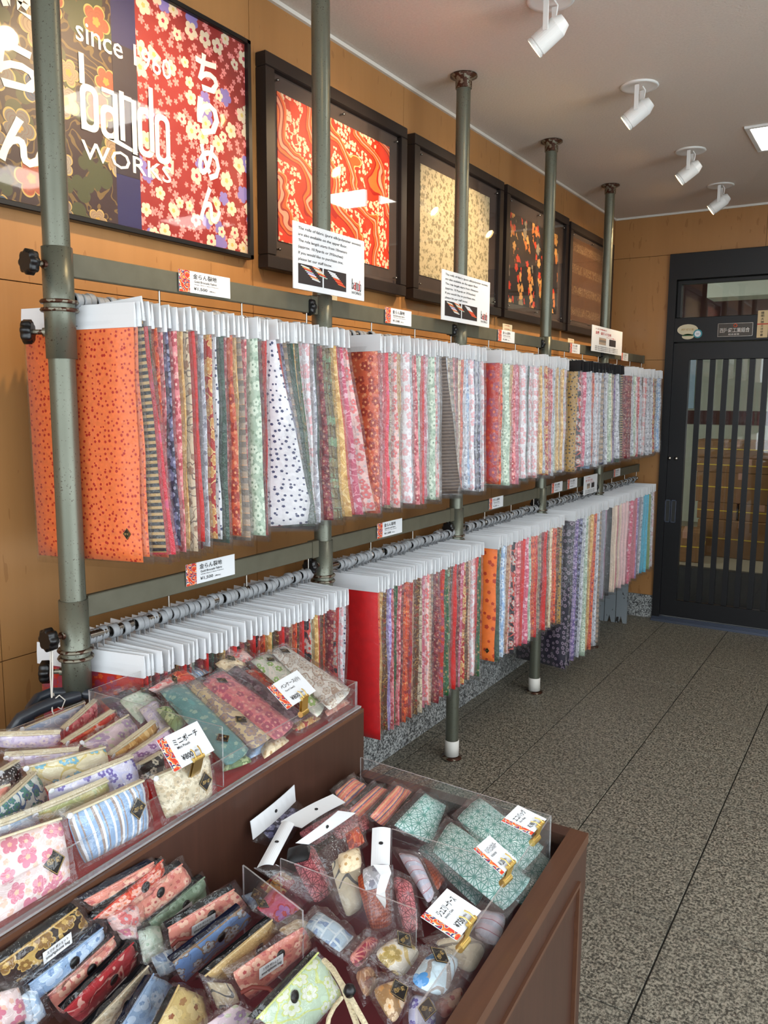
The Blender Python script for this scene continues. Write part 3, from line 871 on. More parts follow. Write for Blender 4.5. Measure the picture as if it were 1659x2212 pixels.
# bars, pipes
LAST = 5.815
ROWS = [('upper', 1.796, 1.726), ('lower', 1.056, .985)]
for rn, zb, zp in ROWS:
    for i in range(5):
        y0 = POLES[i]+.033; y1 = (POLES[i+1]-.036) if i < 4 else LAST
        mb = MB(); mb.bbox(-.008, .008, 0, y1-y0-.03, -.025, .025, .002)
        b = mb.build('rail_bar', 'bar_paint'); b.location = (POLE_X, y0, zb)
        tag(b, 'flat grey-green %s bar starting at the %s pole' % (rn, ORD[i]), 'rail', 'flat bars between the poles')
        mb = MB(); mb.bbox(-.011, .011, y1-y0-.031, y1-y0, -.027, .027, .002); mb.build('end_cap', 'bar_paint', b)
        mb = MB(); mb.cyl((0, .012, 0), (0, y1-y0+.0, 0), .0105, .0105, 14)
        p_ = mb.build('hanging_pipe', 'chrome'); p_.location = (POLE_X, y0-.01, zp)
        tag(p_, 'round steel pipe under the %s bar past the %s pole, threaded with grey rings' % (rn, ORD[i]), 'pipe', 'pipes that carry the packets')
        for yy in (.255, .545, .83):
            if yy > y1-y0-.02: continue
            mb = MB(); mb.cyl((0, yy, .0), (0, yy, zb-zp-.025), .0028, .0028, 8)
            mb.lathe([(.011, -.006), (.0135, -.006), (.0135, .006), (.011, .006)], (0, yy, 0), 'y', 14)
            mb.build('hook', 'chrome', p_)

# ------------------------------------------------------------------ fabric packets
def packet_grid(W0, W1, Z0, Z1, th, nx, nz, wave, flare, seed, curl=0.0, foldtop=False):
    rnd = random.Random(seed)
    ph = [rnd.uniform(0, 6.28) for _ in range(6)]
    def yo(sx, sz):
        e = sx
        return wave*e*(math.sin(5*sz+ph[0])*.5+math.sin(13*sz+ph[1]+3*sx)*.35+math.sin(27*sz+ph[2])*.2)*(0.15+.85*sz) + flare*sz*sx*sx + curl*sz*sx**3
    front = []; back = []; uvf = []
    for j in range(nz+1):
        sz = j/nz
        for i in range(nx+1):
            sx = i/nx
            x = W0+(W1-W0)*sx; z = Z0+(Z1-Z0)*sz
            t = th*(.35 if i in (0, nx) else 1)*(.4 if j == nz else 1)
            xw = x + (wave*.5*math.sin(11*sz+ph[3]) if i == nx else 0)
            y = yo(sx, sz)
            front.append((xw, y-t, z)); back.append((xw, y+t, z)); uvf.append((x, z))
    n = (nx+1)*(nz+1)
    fs = []
    for j in range(nz):
        for i in range(nx):
            a = j*(nx+1)+i; b = a+1; c = b+nx+1; d = a+nx+1
            fs.append((a, d, c, b)); fs.append((n+a, n+b, n+c, n+d))
    for j in range(nz):
        a = j*(nx+1)+nx; d = a+nx+1
        fs.append((a, d, n+d, n+a))
        a = j*(nx+1); d = a+nx+1
        fs.append((a, n+a, n+d, d))
    for i in range(nx):
        a = nz*(nx+1)+i; fs.append((a, n+a, n+a+1, a+1))
    return front+back, fs, uvf+uvf


_pk = {}


def packet_meshes(kind, var, flare=0.0):
    key = (kind, var, flare)
    if key in _pk: return _pk[key]
    L, wd = {'std': (-.570, .148), 'long': (-.845, .150), 'short': (-.600, .15), 'mid': (-.55, .148)}[kind]
    sd = var*17+{'std': 1, 'long': 2, 'short': 3, 'mid': 4}[kind]
    rnd = random.Random(sd*3)
    dl = rnd.uniform(-.012, .012); dw = rnd.uniform(-.004, .004)
    wave = rnd.uniform(.0015, .005)
    mb = MB(); v, f, u = packet_grid(-.145, wd-.006+dw, -.074, L+dl, .0028, 4, 16, wave, flare, sd)
    mb.add(v, f, u, 0, True); me_f = mb.build('fabric_packet', 'rd', None, False)
    mb = MB(); v, f, u = packet_grid(-.150, wd+.004+dw, -.062, L-.016+dl, .0042, 5, 20, wave*1.25, flare, sd)
    mb.add(v, f, u, 0, True); me_b = mb.build('plastic_bag', 'bag', None, False)
    # folded header card, tent shaped
    mb = MB()
    x0, x1 = -.152, wd+.001
    vs = []
    for x in (x0, x1):
        for (y, z) in ((-.0042, -.078), (-.0034, -.050), (-.0010, -.0270), (.0010, -.0270), (.0034, -.050), (.0042, -.078)):
            vs.append((x, y, z))
    mb.add(vs, [(k, k+1, 6+k+1, 6+k) for k in range(5)] + [(0, 6, 11, 5), (5, 4, 3, 2, 1, 0), (6, 7, 8, 9, 10, 11)])
    me_h = mb.build('header_card', 'card_white', None, False)
    mb = MB(); mb.lathe([(.0125, -.0082), (.0160, -.0082), (.0172, -.005), (.0160, -.0005), (.0172, .004), (.0160, .0082), (.0125, .0082), (.0125, -.0082)], (0, 0, -.0025), 'y', 14)
    mb.box(-.006, .006, -.001, .001, -.034, -.018)
    me_r = mb.build('hang_ring', 'ring', None, False)
    _pk[key] = (me_f, me_b, me_h, me_r)
    return _pk[key]


ONES = ['', 'first', 'second', 'third', 'fourth', 'fifth', 'sixth', 'seventh', 'eighth', 'ninth', 'tenth', 'eleventh', 'twelfth', 'thirteenth', 'fourteenth', 'fifteenth', 'sixteenth', 'seventeenth', 'eighteenth', 'nineteenth']
TENS = {2: 'twent', 3: 'thirt', 4: 'fort', 5: 'fift'}


def ordinal(n):
    if n < 20: return ONES[n]
    t, o = divmod(n, 10)
    return TENS[t]+'ieth' if o == 0 else TENS[t]+'y-'+ONES[o]


def set_mat(o, key):
    o.material_slots[0].link = 'OBJECT'; o.material_slots[0].material = MATS[key]


def sticker(parent, c, r, u, s, mat='sticker_black', text='西陣織', lift=0.0012):
    """black diamond sticker centred at c, in the plane of r, u"""
    s *= .85
    c = Vector(c); r = Vector(r).normalized(); u = Vector(u).normalized(); n = r.cross(u).normalized()
    mb = MB()
    q = [c-u*s*.62, c+r*s*.5, c+u*s*.62, c-r*s*.5]
    mb.hexa([a+n*lift*.4 for a in q], [a+n*(lift+.0004) for a in q])
    st = mb.build('diamond_sticker', mat, parent)
    mb = MB()
    q2 = [c+(a-c)*.95 for a in q]; q3 = [c+(a-c)*.90 for a in q]
    mb.add([a+n*(lift+.0009) for a in q2]+[a+n*(lift+.0009) for a in q3], [(k, (k+1) % 4, 4+(k+1) % 4, 4+k) for k in range(4)])
    if text: lettering(mb, text, c-r*s*.27-u*s*.12, r, u, s*.54, s*.24, lift+.0012)
    mb.build('lettering', 'ink_gold', st)
    return st


def packet(row, bay, n, key, y, kind='std', flare=0.0, name='fabric_packet', tilt=0.0, head='card_white', yaw=None, bagk=None, extra='', stick=False, dx=0.0, dz=0.0):
    zp = 1.726 if row == 'upper' else .985
    var = random.randrange(8)
    mf, mbg, mh, mr = packet_meshes(kind, var if not flare else 99, flare)
    o = mf.copy(); o.name = name; COL.objects.link(o)
    set_mat(o, key)
    up = .015 if row == 'upper' else -.002
    o.location = (POLE_X+random.uniform(-.007, .007)+dx, y, zp+up+dz+random.uniform(-.003, .003))
    o.rotation_euler = (random.uniform(-.008, .008), tilt-(.02 if row == 'upper' else .0)+random.uniform(-.022, .022), math.radians(random.uniform(-2.0, 2.0)) if yaw is None else math.radians(yaw))
    phrase = PAL[key][0]
    noun = 'scarf packet' if name == 'scarf_packet' else 'fabric packet'
    lab = '%s %s%s, %s past the %s pole, %s rail' % (phrase, noun, extra, ordinal(n), ORD[bay], row)
    tag(o, lab, 'scarf' if name == 'scarf_packet' else 'fabric', '%ss on the %s rail past the %s pole' % (noun, row, ORD[bay]))
    b = mbg.copy(); b.parent = o; COL.objects.link(b); set_mat(b, bagk or ('bag_faint' if key in ('pw', 'o2') or (bay == 0 and n == 1) else 'bag_crinkly' if (row == 'upper' and bay >= 1) or bay >= 3 else 'bag'))
    h = mh.copy(); h.parent = o; COL.objects.link(h); set_mat(h, head)
    r = mr.copy(); r.parent = o; COL.objects.link(r)
    r.rotation_euler = (0, 0, -o.rotation_euler.z); r.location = (0, 0, -up)
    if stick:
        sticker(o, (.107, -.0046, -.515), (1, 0, 0), (0, 0, 1), .024)
        mb = MB(); mb.box(-.01, .004, -.0064, -.0056, -.0712, -.0700); mb.build('staple', 'chrome', o)
    return o


def fill(row, bay, keys, y0, y1, **k):
    n = len(keys)
    sp = k.pop('special', {})
    for i, key in enumerate(keys):
        y = y0+(y1-y0)*i/(n-1)
        kw = dict(k); kw.update(sp.get(i, {}))
        if i and not kw.get('flare'): y += random.uniform(-.002, .002)
        packet(row, bay, i+1, key, y, **kw)


W = str.split
fill('upper', 0, W('or or bs rs gn od pk nv pk gd bg rd mr sv rg wb dg pk of gd gs pk sg dg mr rd wb rf nv gs dg gd gn wh wh or sv dg mr ol ol gd rd dp lp'),
     1.220, 2.030, special={0: dict(stick=True, yaw=11, dz=.0), 1: dict(yaw=8), 2: dict(tilt=-.05, yaw=5), 3: dict(tilt=-.06, yaw=3, flare=.03), 4: dict(flare=.02), 26: dict(flare=.15, tilt=-.05, yaw=6, extra=' swung outward'), 27: dict(flare=.140, yaw=5), 28: dict(flare=.125, yaw=4), 29: dict(flare=.105, yaw=3), 30: dict(flare=.088, yaw=2), 31: dict(flare=.070), 32: dict(flare=.052), 33: dict(flare=.036), 34: dict(flare=.02), 38: dict(flare=.03), 39: dict(flare=.04), 40: dict(flare=.05), 41: dict(flare=.06), 42: dict(flare=.08), 43: dict(flare=.10), 44: dict(flare=.15, tilt=-.04, yaw=6, extra=' swung outward')})
fill('upper', 1, W('of rd pk rs bg lp gd gd wh rg sv pk sg rd dp wh sg lp sv bg bn sv bg gs pk mr cr od sv bl wh nv sv nv sv wh'),
     2.20, 2.97, special={0: dict(stick=True), 20: dict(flare=.10, tilt=-.03, yaw=4, bagk='bag_faint'), 21: dict(flare=.085, yaw=3), 22: dict(flare=.065, yaw=2), 23: dict(flare=.045), 24: dict(flare=.025)})
fill('upper', 2, W('rf od sg ol gd pk dp pk rd wh sv dg wh lp wh lp gd sv rg rd of pk sv sg gd cr sv gd sv wh'), 3.13, 3.91)
fill('upper', 3, W('gb bf mr dp sv sv bl od sv wh sv gs nv sv sv sg cr gs pl sv dg bs'), 4.07, 4.84, head='card_black')
fill('upper', 4, W('mr mr sv sg wh pk sv bn wh lp sv mr sv rg gs bl bl sv'), 5.00, 5.74)
fill('lower', 0, W('rf rd bf mr nv pk sv br rd bf sg mr rd dg br gd wh rd mr rf br rd bf od gd gn br rd mr tn od br rd bf sg gd rd br od mr bf rd wh wb'),
     1.222, 2.035, special={0: dict(yaw=11), 1: dict(yaw=9), 2: dict(yaw=6), 3: dict(yaw=3)})
fill('lower', 1, W('pw or gd br mr lv pk gn pk mr od od rf tn br bg dp lp pc gs mr bn br rf gn ol br bn rd lp mr dp rg br pc pc wh lp rd gn'),
     2.20, 2.98, special={})
fill('lower', 2, W('o2 dg ol bl sv tn lp bf bf pk pk rd dp wh sg od od rd tn gs mr rd bn tn cr od od br gb gb'), 3.13, 3.93, special={0: dict(stick=True)})
fill('lower', 3, W('bt bt pl nv sv sg cr gd od sv gs'), 4.07, 4.56, kind='long', special={0: dict(flare=-.05), 1: dict(flare=-.03)})
fill('lower', 3, [], 0, 1) if False else None
fill('lower', 4, W('gy mv bk ch ch rp ch ps ps ps dp rp rp lv gy sv cy cy ls sv wh'), 4.62, 5.74, kind='short', name='scarf_packet', head='card_white')

# ------------------------------------------------------------------ price tags and signs on the rail
def price_tag(y0, y1, z0, z1, x, lines, label, slope=0.0, name='price_tag', grp='price tags on the bars'):
    """a card facing +x, from y0 (left) to y1"""
    o = Vector((x, y0, z0)); r = Vector((0, 1, slope)).normalized(); u = Vector((0, 0, 1)); w = y1-y0; h = z1-z0
    mb = MB(); slab(mb, o, r, u, w, h, .0012)
    t = tag(mb.build(name, 'card_white'), label, 'price tag', grp)
    mb = MB(); slab(mb, o+Vector((.0012, 0, 0)), r, u, w*.20, h, .0004); mb.build('decor_strip', 'strip_print', t)
    mb = MB()
    for (body, fx, fy, fw, fh) in lines:
        lettering(mb, body, o+Vector((.0014, 0, 0))+r*(w*fx)+u*(h*fy), r, u, w*fw, h*fh)
    mb.build('lettering', 'ink', t)
    return t


L1 = [('金らん裂地', .26, .66, .46, .24), ('Gold Brocade Fabric', .28, .49, .44, .11), ('Width 70cm x 30cm Polyester', .28, .37, .48, .06), ('¥1,500', .27, .12, .26, .17), ('(税込)', .57, .14, .12, .08)]
tags = [(1.51, 1.69, 1.776, 1.828, 0, 'white price tag on the upper bar past the nearest pole'),
        (2.454, 2.63, 1.776, 1.828, 0, 'white price tag on the upper bar past the second pole'),
        (3.38, 3.56, 1.772, 1.822, 0, 'white price tag on the upper bar past the third pole'),
        (4.30, 4.46, 1.768, 1.818, 0, 'white price tag on the upper bar past the fourth pole'),
        (5.25, 5.40, 1.768, 1.815, 0, 'white price tag on the upper bar past the fifth pole'),
        (1.507, 1.687, 1.045, 1.101, 0, 'white price tag on the lower bar past the nearest pole'),
        (2.41, 2.578, 1.040, 1.092, 0, 'white price tag on the lower bar past the second pole'),
        (3.33, 3.48, 1.038, 1.088, 0, 'white price tag on the lower bar past the third pole'),
        (4.10, 4.26, 1.038, 1.090, 0, 'left white price tag on the lower bar past the fourth pole'),
        (4.34, 4.50, 1.038, 1.090, 0, 'right white price tag on the lower bar past the fourth pole'),
        (5.20, 5.34, 1.038, 1.086, 0, 'white price tag on the lower bar past the fifth pole')]
for a, b, z0, z1, s_, lb in tags: price_tag(a, b, z0, z1, POLE_X+.012, L1, lb)
for (y0, y1, z0, z1, lb) in ((2.165, 2.30, 1.80, 1.885, 'small cream card on the wall side behind the larger English sign'), (3.63, 3.74, 1.80, 1.87, 'small cream card behind the upper bar before the fourth pole'), (4.52, 4.62, 1.79, 1.86, 'small cream card behind the upper bar left of the notice')):
    o = Vector((.16, y0, z0)); r = Vector((0, 1, 0)); u = Vector((0, 0, 1)); mb = MB(); slab(mb, o, r, u, y1-y0, z1-z0, .001)
    t = tag(mb.build('paper_card', 'talc_cream'), lb, 'card', 'cream cards behind the bar')
    mb = MB()
    for k in range(4): lettering(mb, '¥1,500 (税込)', o+Vector((.001, .02, .012+.016*k)), r, u, .06, .006)
    mb.build('lettering', 'ink_red', t)

TXT = ['The rolls of fabric (pure silk/polyester woven)', 'are also available on the upper floor.', 'The role length starts from 10meters', '(approx. 10.9yards or 393inches)', 'If you would like to purchase one,', 'please let our staff know.']
TW = [.88, .67, .67, .61, .61, .45]


def logo(mb, o, r, u, w, h, mi=0, mi2=None):
    """tall rounded logotype of five narrow letters, w wide and h high"""
    o = Vector(o); r = Vector(r); u = Vector(u); n = r.cross(u).normalized()*.0006
    mi2 = mi if mi2 is None else mi2
    lw = w*.052
    def rr(x0, x1, y0, y1, rad, k=5):
        pts = []
        for cx, cy, a0 in ((x1-rad, y1-rad, 0), (x0+rad, y1-rad, 90), (x0+rad, y0+rad, 180), (x1-rad, y0+rad, 270)):
            for t in range(k+1):
                a = math.radians(a0+90*t/k); pts.append((cx+rad*math.cos(a), cy+rad*math.sin(a)))
        return pts
    def P(a): return o+r*a[0]+u*a[1]+n
    def ring(x0, x1, y0, y1, m):
        A = rr(x0, x1, y0, y1, (x1-x0)*.40); B = rr(x0+lw, x1-lw, y0+lw, y1-lw, (x1-x0-2*lw)*.45); N = len(A)
        mb.add([P(a) for a in A+B], [(i, (i+1) % N, N+(i+1) % N, N+i) for i in range(N)], None, m)
    k_ = [1.0]
    def bar(x0, x1, y0, y1, m):
        k_[0] += .35
        mb.add([P(a)+n*k_[0] for a in ((x0, y0), (x1, y0), (x1, y1), (x0, y1))], [(0, 1, 2, 3)], None, m)
    cw = w*.185; g_ = w*.018
    X = [k*(cw+g_) for k in range(5)]
    ring(X[0], X[0]+cw, 0, h*.62, mi); bar(X[0], X[0]+lw, h*.60, h, mi); bar(X[0], X[0]+lw, 0, h*.2, mi)
    ring(X[1], X[1]+cw, -h*.02, h*.44, mi2); bar(X[1]+cw-lw, X[1]+cw, -h*.02, h*.55, mi2)
    A = rr(X[1], X[1]+cw, h*.30, h*.66, cw*.40)
    bar(X[1]+cw*.1, X[1]+cw*.8, h*.60, h*.66, mi2); bar(X[1]+cw-lw, X[1]+cw*.98, h*.5, h*.63, mi2)
    mb.add([P(a) for a in ((X[1]+cw*.3, -h*.02), (X[1]+cw*1.9, -h*.10), (X[1]+cw*2.2, -h*.07), (X[1]+cw*.9, h*.02))], [(0, 1, 2, 3)], None, mi2)
    bar(X[2], X[2]+lw, h*.02, h*.70, mi); bar(X[2]+lw, X[2]+cw-lw, h*.60, h*.66, mi); bar(X[2]+cw-lw, X[2]+cw, -h*.12, h*.64, mi)
    ring(X[3], X[3]+cw, -h*.10, h*.60, mi2); bar(X[3]+cw-lw, X[3]+cw, 0, h*.92, mi2)
    ring(X[4], X[4]+cw, -h*.12, h*.60, mi)


def english_sign(y0, y1, z0, z1, label):
    x = POLE_X+.042; w = y1-y0; h = z1-z0
    o = Vector((x, y0, z0)); r = Vector((0, 1, 0)); u = Vector((0, 0, 1))
    mb = MB(); slab(mb, o, r, u, w, h, .003)
    t = tag(mb.build('paper_sign', 'card_white'), label, 'sign')
    f = o+Vector((.003, 0, 0))
    mb = MB()
    for k, (s_, tw) in enumerate(zip(TXT, TW)):
        lettering(mb, s_, f+r*(w*.06)+u*(h*(.885-.092*k)), r, u+r*.12, w*tw, h*.055)
    lettering(mb, 'WORKS', f+r*(w*.80)+u*(h*.085), r, u, w*.15, h*.045)
    mb.build('lettering', 'ink', t)
    mb = MB(); logo(mb, f+r*(w*.805)+u*(h*.165), r, u, w*.145, h*.17, 0, 1); mb.build('logo', ['ink', 'ink_red'], t)
    for k, (a, b) in enumerate(((.06, .38), (.40, .72))):
        mb = MB(); slab(mb, f+r*(w*a)+u*(h*.09), r, u, w*(b-a), h*.30, .0006)
        ph = mb.build('photo_print', 'photo_dark', t)
        mb = MB(); mats = ['card_white', 'gd', 'rd', 'sg', 'lv', 'wh', 'or', 'talc_cream']
        for j in range(9):
            yy = .27-.022*j; sx = a+.03+.018*j+(.02 if k else 0)
            q = [f+r*(w*sx)+u*(h*(.09+yy)), f+r*(w*(sx+.11))+u*(h*(.09+yy-.025)), f+r*(w*(sx+.115))+u*(h*(.09+yy-.010)), f+r*(w*(sx+.005))+u*(h*(.09+yy+.014))]
            mi = j % 8 if k == 0 else (0 if j < 4 else 2 if j % 2 else 6)
            mb.add([p_+Vector((.001, 0, 0)) for p_ in q], [(0, 1, 2, 3)], None, mi)
            if j < 7:
                q = [p_+r*(w*.135)+u*(h*.03) for p_ in q]
                if k == 0: mb.add([p_+Vector((.001, 0, 0)) for p_ in q[:]], [(0, 1, 2, 3)], None, (j+5) % 8)
        mb.build('shown_rolls', mats, ph)


english_sign(1.915, 2.275, 1.827, 2.010, 'larger white English notice about fabric rolls before the second pole')
english_sign(2.797, 3.217, 1.814, 1.996, 'smaller-looking white English notice about fabric rolls before the third pole')


def jp_sign(y0, y1, z0, z1, x, label):
    w = y1-y0; h = z1-z0; o = Vector((x, y0, z0)); r = Vector((0, 1, 0)); u = Vector((0, 0, 1))
    mb = MB(); slab(mb, o, r, u, w, h, .003); t = tag(mb.build('paper_sign', 'card_white'), label, 'sign')
    f = o+Vector((.003, 0, 0)); mb = MB()
    lettering(mb, 'ただ今開催中', f+r*(w*.1)+u*(h*.86), r, u, w*.35, h*.05)
    lettering(mb, '金襴・緞子入り生地', f+r*(w*.1)+u*(h*.68), r, u, w*.5, h*.12)
    lettering(mb, 'マスクで選ぶ', f+r*(w*.45)+u*(h*.59), r, u, w*.3, h*.05)
    mb.build('heading', 'ink_red', t)
    mb = MB()
    for k in range(3): lettering(mb, '西陣織の金襴生地を使用した裂地です', f+r*(w*.1)+u*(h*(.19-.07*k)), r, u, w*.75, h*.045)
    mb.build('lettering', 'ink', t)
    for a in (.22, .55):
        mb = MB(); slab(mb, f+r*(w*a)+u*(h*.30), r, u, w*.22, h*.27, .0006); mb.build('photo_print', 'gs' if a < .3 else 'photo_dark', t)


jp_sign(4.56, 5.142, 1.79, 1.932, POLE_X+.042, 'white notice with red heading and two photos before the fifth pole')
jp_sign(4.56, 4.80, .985, 1.092, POLE_X+.03, 'white notice with two photos hanging from the lower bar')

# ------------------------------------------------------------------ pictures on the wall
def art(y0, y1, z0, z1, inner, mat, label, studs=True):
    e = empty('framed_textile', (0, (y0+y1)/2, z0), label=label, cat='picture', group='framed textiles along the left wall')
    F = .042
    mb = MB()
    for a, b, c, d in ((y0, y1, z0, z0+F), (y0, y1, z1-F, z1), (y0, y0+F, z0+F, z1-F), (y1-F, y1, z0+F, z1-F)): mb.bbox(.003, .042, a, b, c, d, .003)
    at0(mb.build('frame', 'frame_wood'), e)
    mb = MB(); mb.box(.003, .020, y0+F, y1-F, z0+F, z1-F); at0(mb.build('mat_board', 'mat_board'), e)
    a, b, c, d = inner
    mb = MB(); slab(mb, (.0205, a, c), (0, 1, 0), (0, 0, 1), b-a, d-c, .003); at0(mb.build('textile', mat), e)
    mb = MB(); ga, gb, gc, gd_ = y0+F+.012, y1-F-.012, z0+F+.012, z1-F-.012
    mb.box(.030, .034, ga, gb, gc, gd_); at0(mb.build('acrylic_cover', 'glass'), e)
    for yy in (ga+.012, (ga+gb)/2, gb-.012):
        for zz_ in (gc+.012, gd_-.012):
            mb = MB(); mb.lathe([(0, .040), (.004, .039), (.005, .036), (.003, .034), (.003, .0205)], (0, yy, zz_), 'x', 10); at0(mb.build('stud', 'chrome'), e)
    for yy in (y0+.18, y1-.18):
        mb = MB(); mb.box(.0, .006, yy-.008, yy+.008, z1, z1+.012); at0(mb.build('hanger', 'chrome'), e)


art(2.095, 2.945, 1.925, 2.565, (2.171, 2.843, 2.02, 2.472), 'art_waves', 'framed red textile of marbled waves and white blossom, second picture')
art(3.005, 3.875, 1.925, 2.565, (3.085, 3.752, 2.03, 2.469), 'art_sprigs', 'framed cream textile with small grey sprigs, third picture')
art(3.915, 4.805, 1.925, 2.565, (4.0, 4.693, 2.012, 2.45), 'art_trails', 'framed dark textile with slanting red and gold trails, fourth picture')
art(4.84, 5.70, 1.925, 2.555, (4.91, 5.62, 2.0, 2.483), 'art_emboss', 'framed brown textile with pale wavy rows, farthest picture')

e = empty('printed_poster', (0, 1.3, 1.94), label='large framed poster with white lettering over floral cloth print, nearest picture', cat='poster')
PY0, PY1, PZ0, PZ1 = .66, 2.045, 1.943, 2.575
mb = MB()
for a, b, c, d in ((PY0, PY1, PZ0, PZ0+.014), (PY0, PY1, PZ1-.014, PZ1), (PY0, PY0+.014, PZ0, PZ1), (PY1-.014, PY1, PZ0, PZ1)): mb.bbox(.002, .028, a, b, c, d, .002)
at0(mb.build('frame', 'black_plastic'), e)
pa, pb, pc, pd = PY0+.014, PY1-.014, PZ0+.014, PZ1-.014
mb = MB(); slab(mb, (.003, pa, pc), (0, 1, 0), (0, 0, 1), 1.535-pa, pd-pc, .012); at0(mb.build('brocade_print', 'print_brocade'), e)
mb = MB(); slab(mb, (.003, 1.535, pc), (0, 1, 0), (0, 0, 1), .078, pd-pc, .012); at0(mb.build('navy_band', 'navy_print'), e)
mb = MB(); slab(mb, (.003, 1.613, pc), (0, 1, 0), (0, 0, 1), pb-1.613, pd-pc, .012); at0(mb.build('crepe_print', 'print_crepe'), e)
mb = MB(); slab(mb, (.0152, 1.535, 2.085), (0, 1, 0), (0, 0, 1), .078, .315, .0003); at0(mb.build('tinted_band', 'dusk_print'), e)
mb = MB(); Yv = (0, 1, 0); Zv = (0, 0, 1)
lettering(mb, 'since 1960', (.0156, 1.427, 2.365), Yv, Zv, .305, .052)
lettering(mb, 'WORKS', (.0156, 1.430, 2.098), Yv, Zv, .292, .043)
for ch, z in zip('ちりめん', (2.378, 2.258, 2.140, 2.022)): lettering(mb, ch, (.0156, 1.825, z), Yv, Zv, .09, .10, bold=True)
for ch, z in zip('金らん', (2.36, 2.20, 2.04)): lettering(mb, ch, (.0156, 1.205, z), Yv, Zv, .12, .105, bold=True)
lettering(mb, 'FABRIC', (.0156, .8, 2.2), Yv, Zv, .25, .05) if False else None
at0(mb.build('lettering', 'poster_cream'), e)
mb = MB(); logo(mb, (.0158, 1.432, 2.165), Yv, Zv, .29, .175); at0(mb.build('logo', 'poster_cream'), e)
mb = MB(); mb.box(.021, .023, pa, pb, pc, pd); at0(mb.build('glazing', 'glazing'), e)

# ------------------------------------------------------------------ ceiling fittings
SP = [(.735, 2.637), (.783, 3.488), (.773, 4.474), (.779, 5.252), (.76, 1.72)]
SL = ['white ceiling spotlight nearest the camera, cut by the photo top', 'second white ceiling spotlight, between third and fourth pole', 'third white ceiling spotlight from the camera', 'farthest white ceiling spotlight, near the back wall', 'white ceiling spotlight out of view above the poster']
for i, (x, y) in enumerate(SP):
    e = empty('ceiling_spotlight', (x, y, H), label=SL[i], cat='spotlight', group='ceiling spotlights')
    mb = MB(); mb.lathe([(.072, 0), (.074, -.004), (.068, -.008), (.058, -.005), (.040, -.0015), (0, -.0015)], seg=32); mb.build('ceiling_plate', 'paint_white', e)
    for s_ in (-1, 1):
        mb = MB(); mb.bbox(-.008, .008, s_*.036-.003, s_*.036+.003, -.10, -.006, .002); mb.build('arm', 'paint_white', e)
    mb = MB(); mb.tube([(.012, .0, -.004), (.022, .004, -.02), (.02, 0, -.045), (.014, 0, -.07)], .003, 8); mb.build('cable', 'paint_white', e)
    ax = Vector((-.80, -.12, -.60)).normalized()
    c = Vector((0, 0, -.100))
    u = ax.orthogonal().normalized(); w = ax.cross(u)
    mb = MB(); seg = 32
    prof = [(.0, -.058), (.020, -.058), (.0335, -.030), (.0335, .046), (.031, .047), (.031, .051), (.0335, .052), (.0335, .060), (.030, .060), (.030, .048)]
    vs = [c+ax*h+u*(r*math.cos(2*math.pi*k/seg))+w*(r*math.sin(2*math.pi*k/seg)) for r, h in prof for k in range(seg)]
    mb.add(vs, [(j*seg+k, j*seg+(k+1) % seg, (j+1)*seg+(k+1) % seg, (j+1)*seg+k) for j in range(len(prof)-1) for k in range(seg)], None, 0, False)
    mb.build('lamp_head', 'paint_white', e)
    mb = MB(); mb.add([c+ax*.048+u*(.0295*math.cos(2*math.pi*k/seg))+w*(.0295*math.sin(2*math.pi*k/seg)) for k in range(seg)], [tuple(range(seg))]); mb.build('bulb_face', 'lamp_glow', e)
    ld = bpy.data.lights.new('spot_beam', 'SPOT'); ld.energy = 45; ld.color = (1.0, .72, .42); ld.spot_size = math.radians(75); ld.spot_blend = .8; ld.shadow_soft_size = .03
    lo = bpy.data.objects.new('spot_beam', ld); lo.location = Vector((x, y, H))+c+ax*.066
    lo.rotation_euler = ax.to_track_quat('-Z', 'Y').to_euler(); COL.objects.link(lo)

PANELS = [(1.08, 1.46, 4.24, 4.615, 'square white ceiling light panel at the right edge'), (1.08, 1.46, 2.36, 2.735, 'square ceiling light panel above the counters, out of view'), (2.4, 2.78, 4.24, 4.615, 'square ceiling light panel on the far right side'), (2.4, 2.78, 2.86, 3.235, 'square ceiling light panel to the right of the camera')]
for (x0, x1, y0, y1, lb) in PANELS:
    e = empty('ceiling_light', ((x0+x1)/2, (y0+y1)/2, H), label=lb, cat='ceiling light', group='square ceiling lights')
    w, d = (x1-x0)/2, (y1-y0)/2
    mb = MB(); t_ = .022
    for a, b, c, d_ in ((-w-t_, w+t_, -d-t_, -d), (-w-t_, w+t_, d, d+t_), (-w-t_, -w, -d, d), (w, w+t_, -d, d)): mb.bbox(a, b, c, d_, -.012, -.0005, .002)
    mb.build('frame', 'paint_white', e)
    mb = MB(); mb.box(-w, w, -d, d, -.008, -.002); mb.build('diffuser', 'panel_glow', e)

# ------------------------------------------------------------------ display counters
def K(u, v, z): return Vector((.735+u+.0515*v, 1.585+.007*u-v, z))


def kbox(mb, u0, u1, v0, v1, z0, z1, mi=0):
    q = [(u0, v0), (u1, v0), (u1, v1), (u0, v1)]
    mb.hexa([K(a, b, z0) for a, b in q], [K(a, b, z1) for a, b in q], mi)


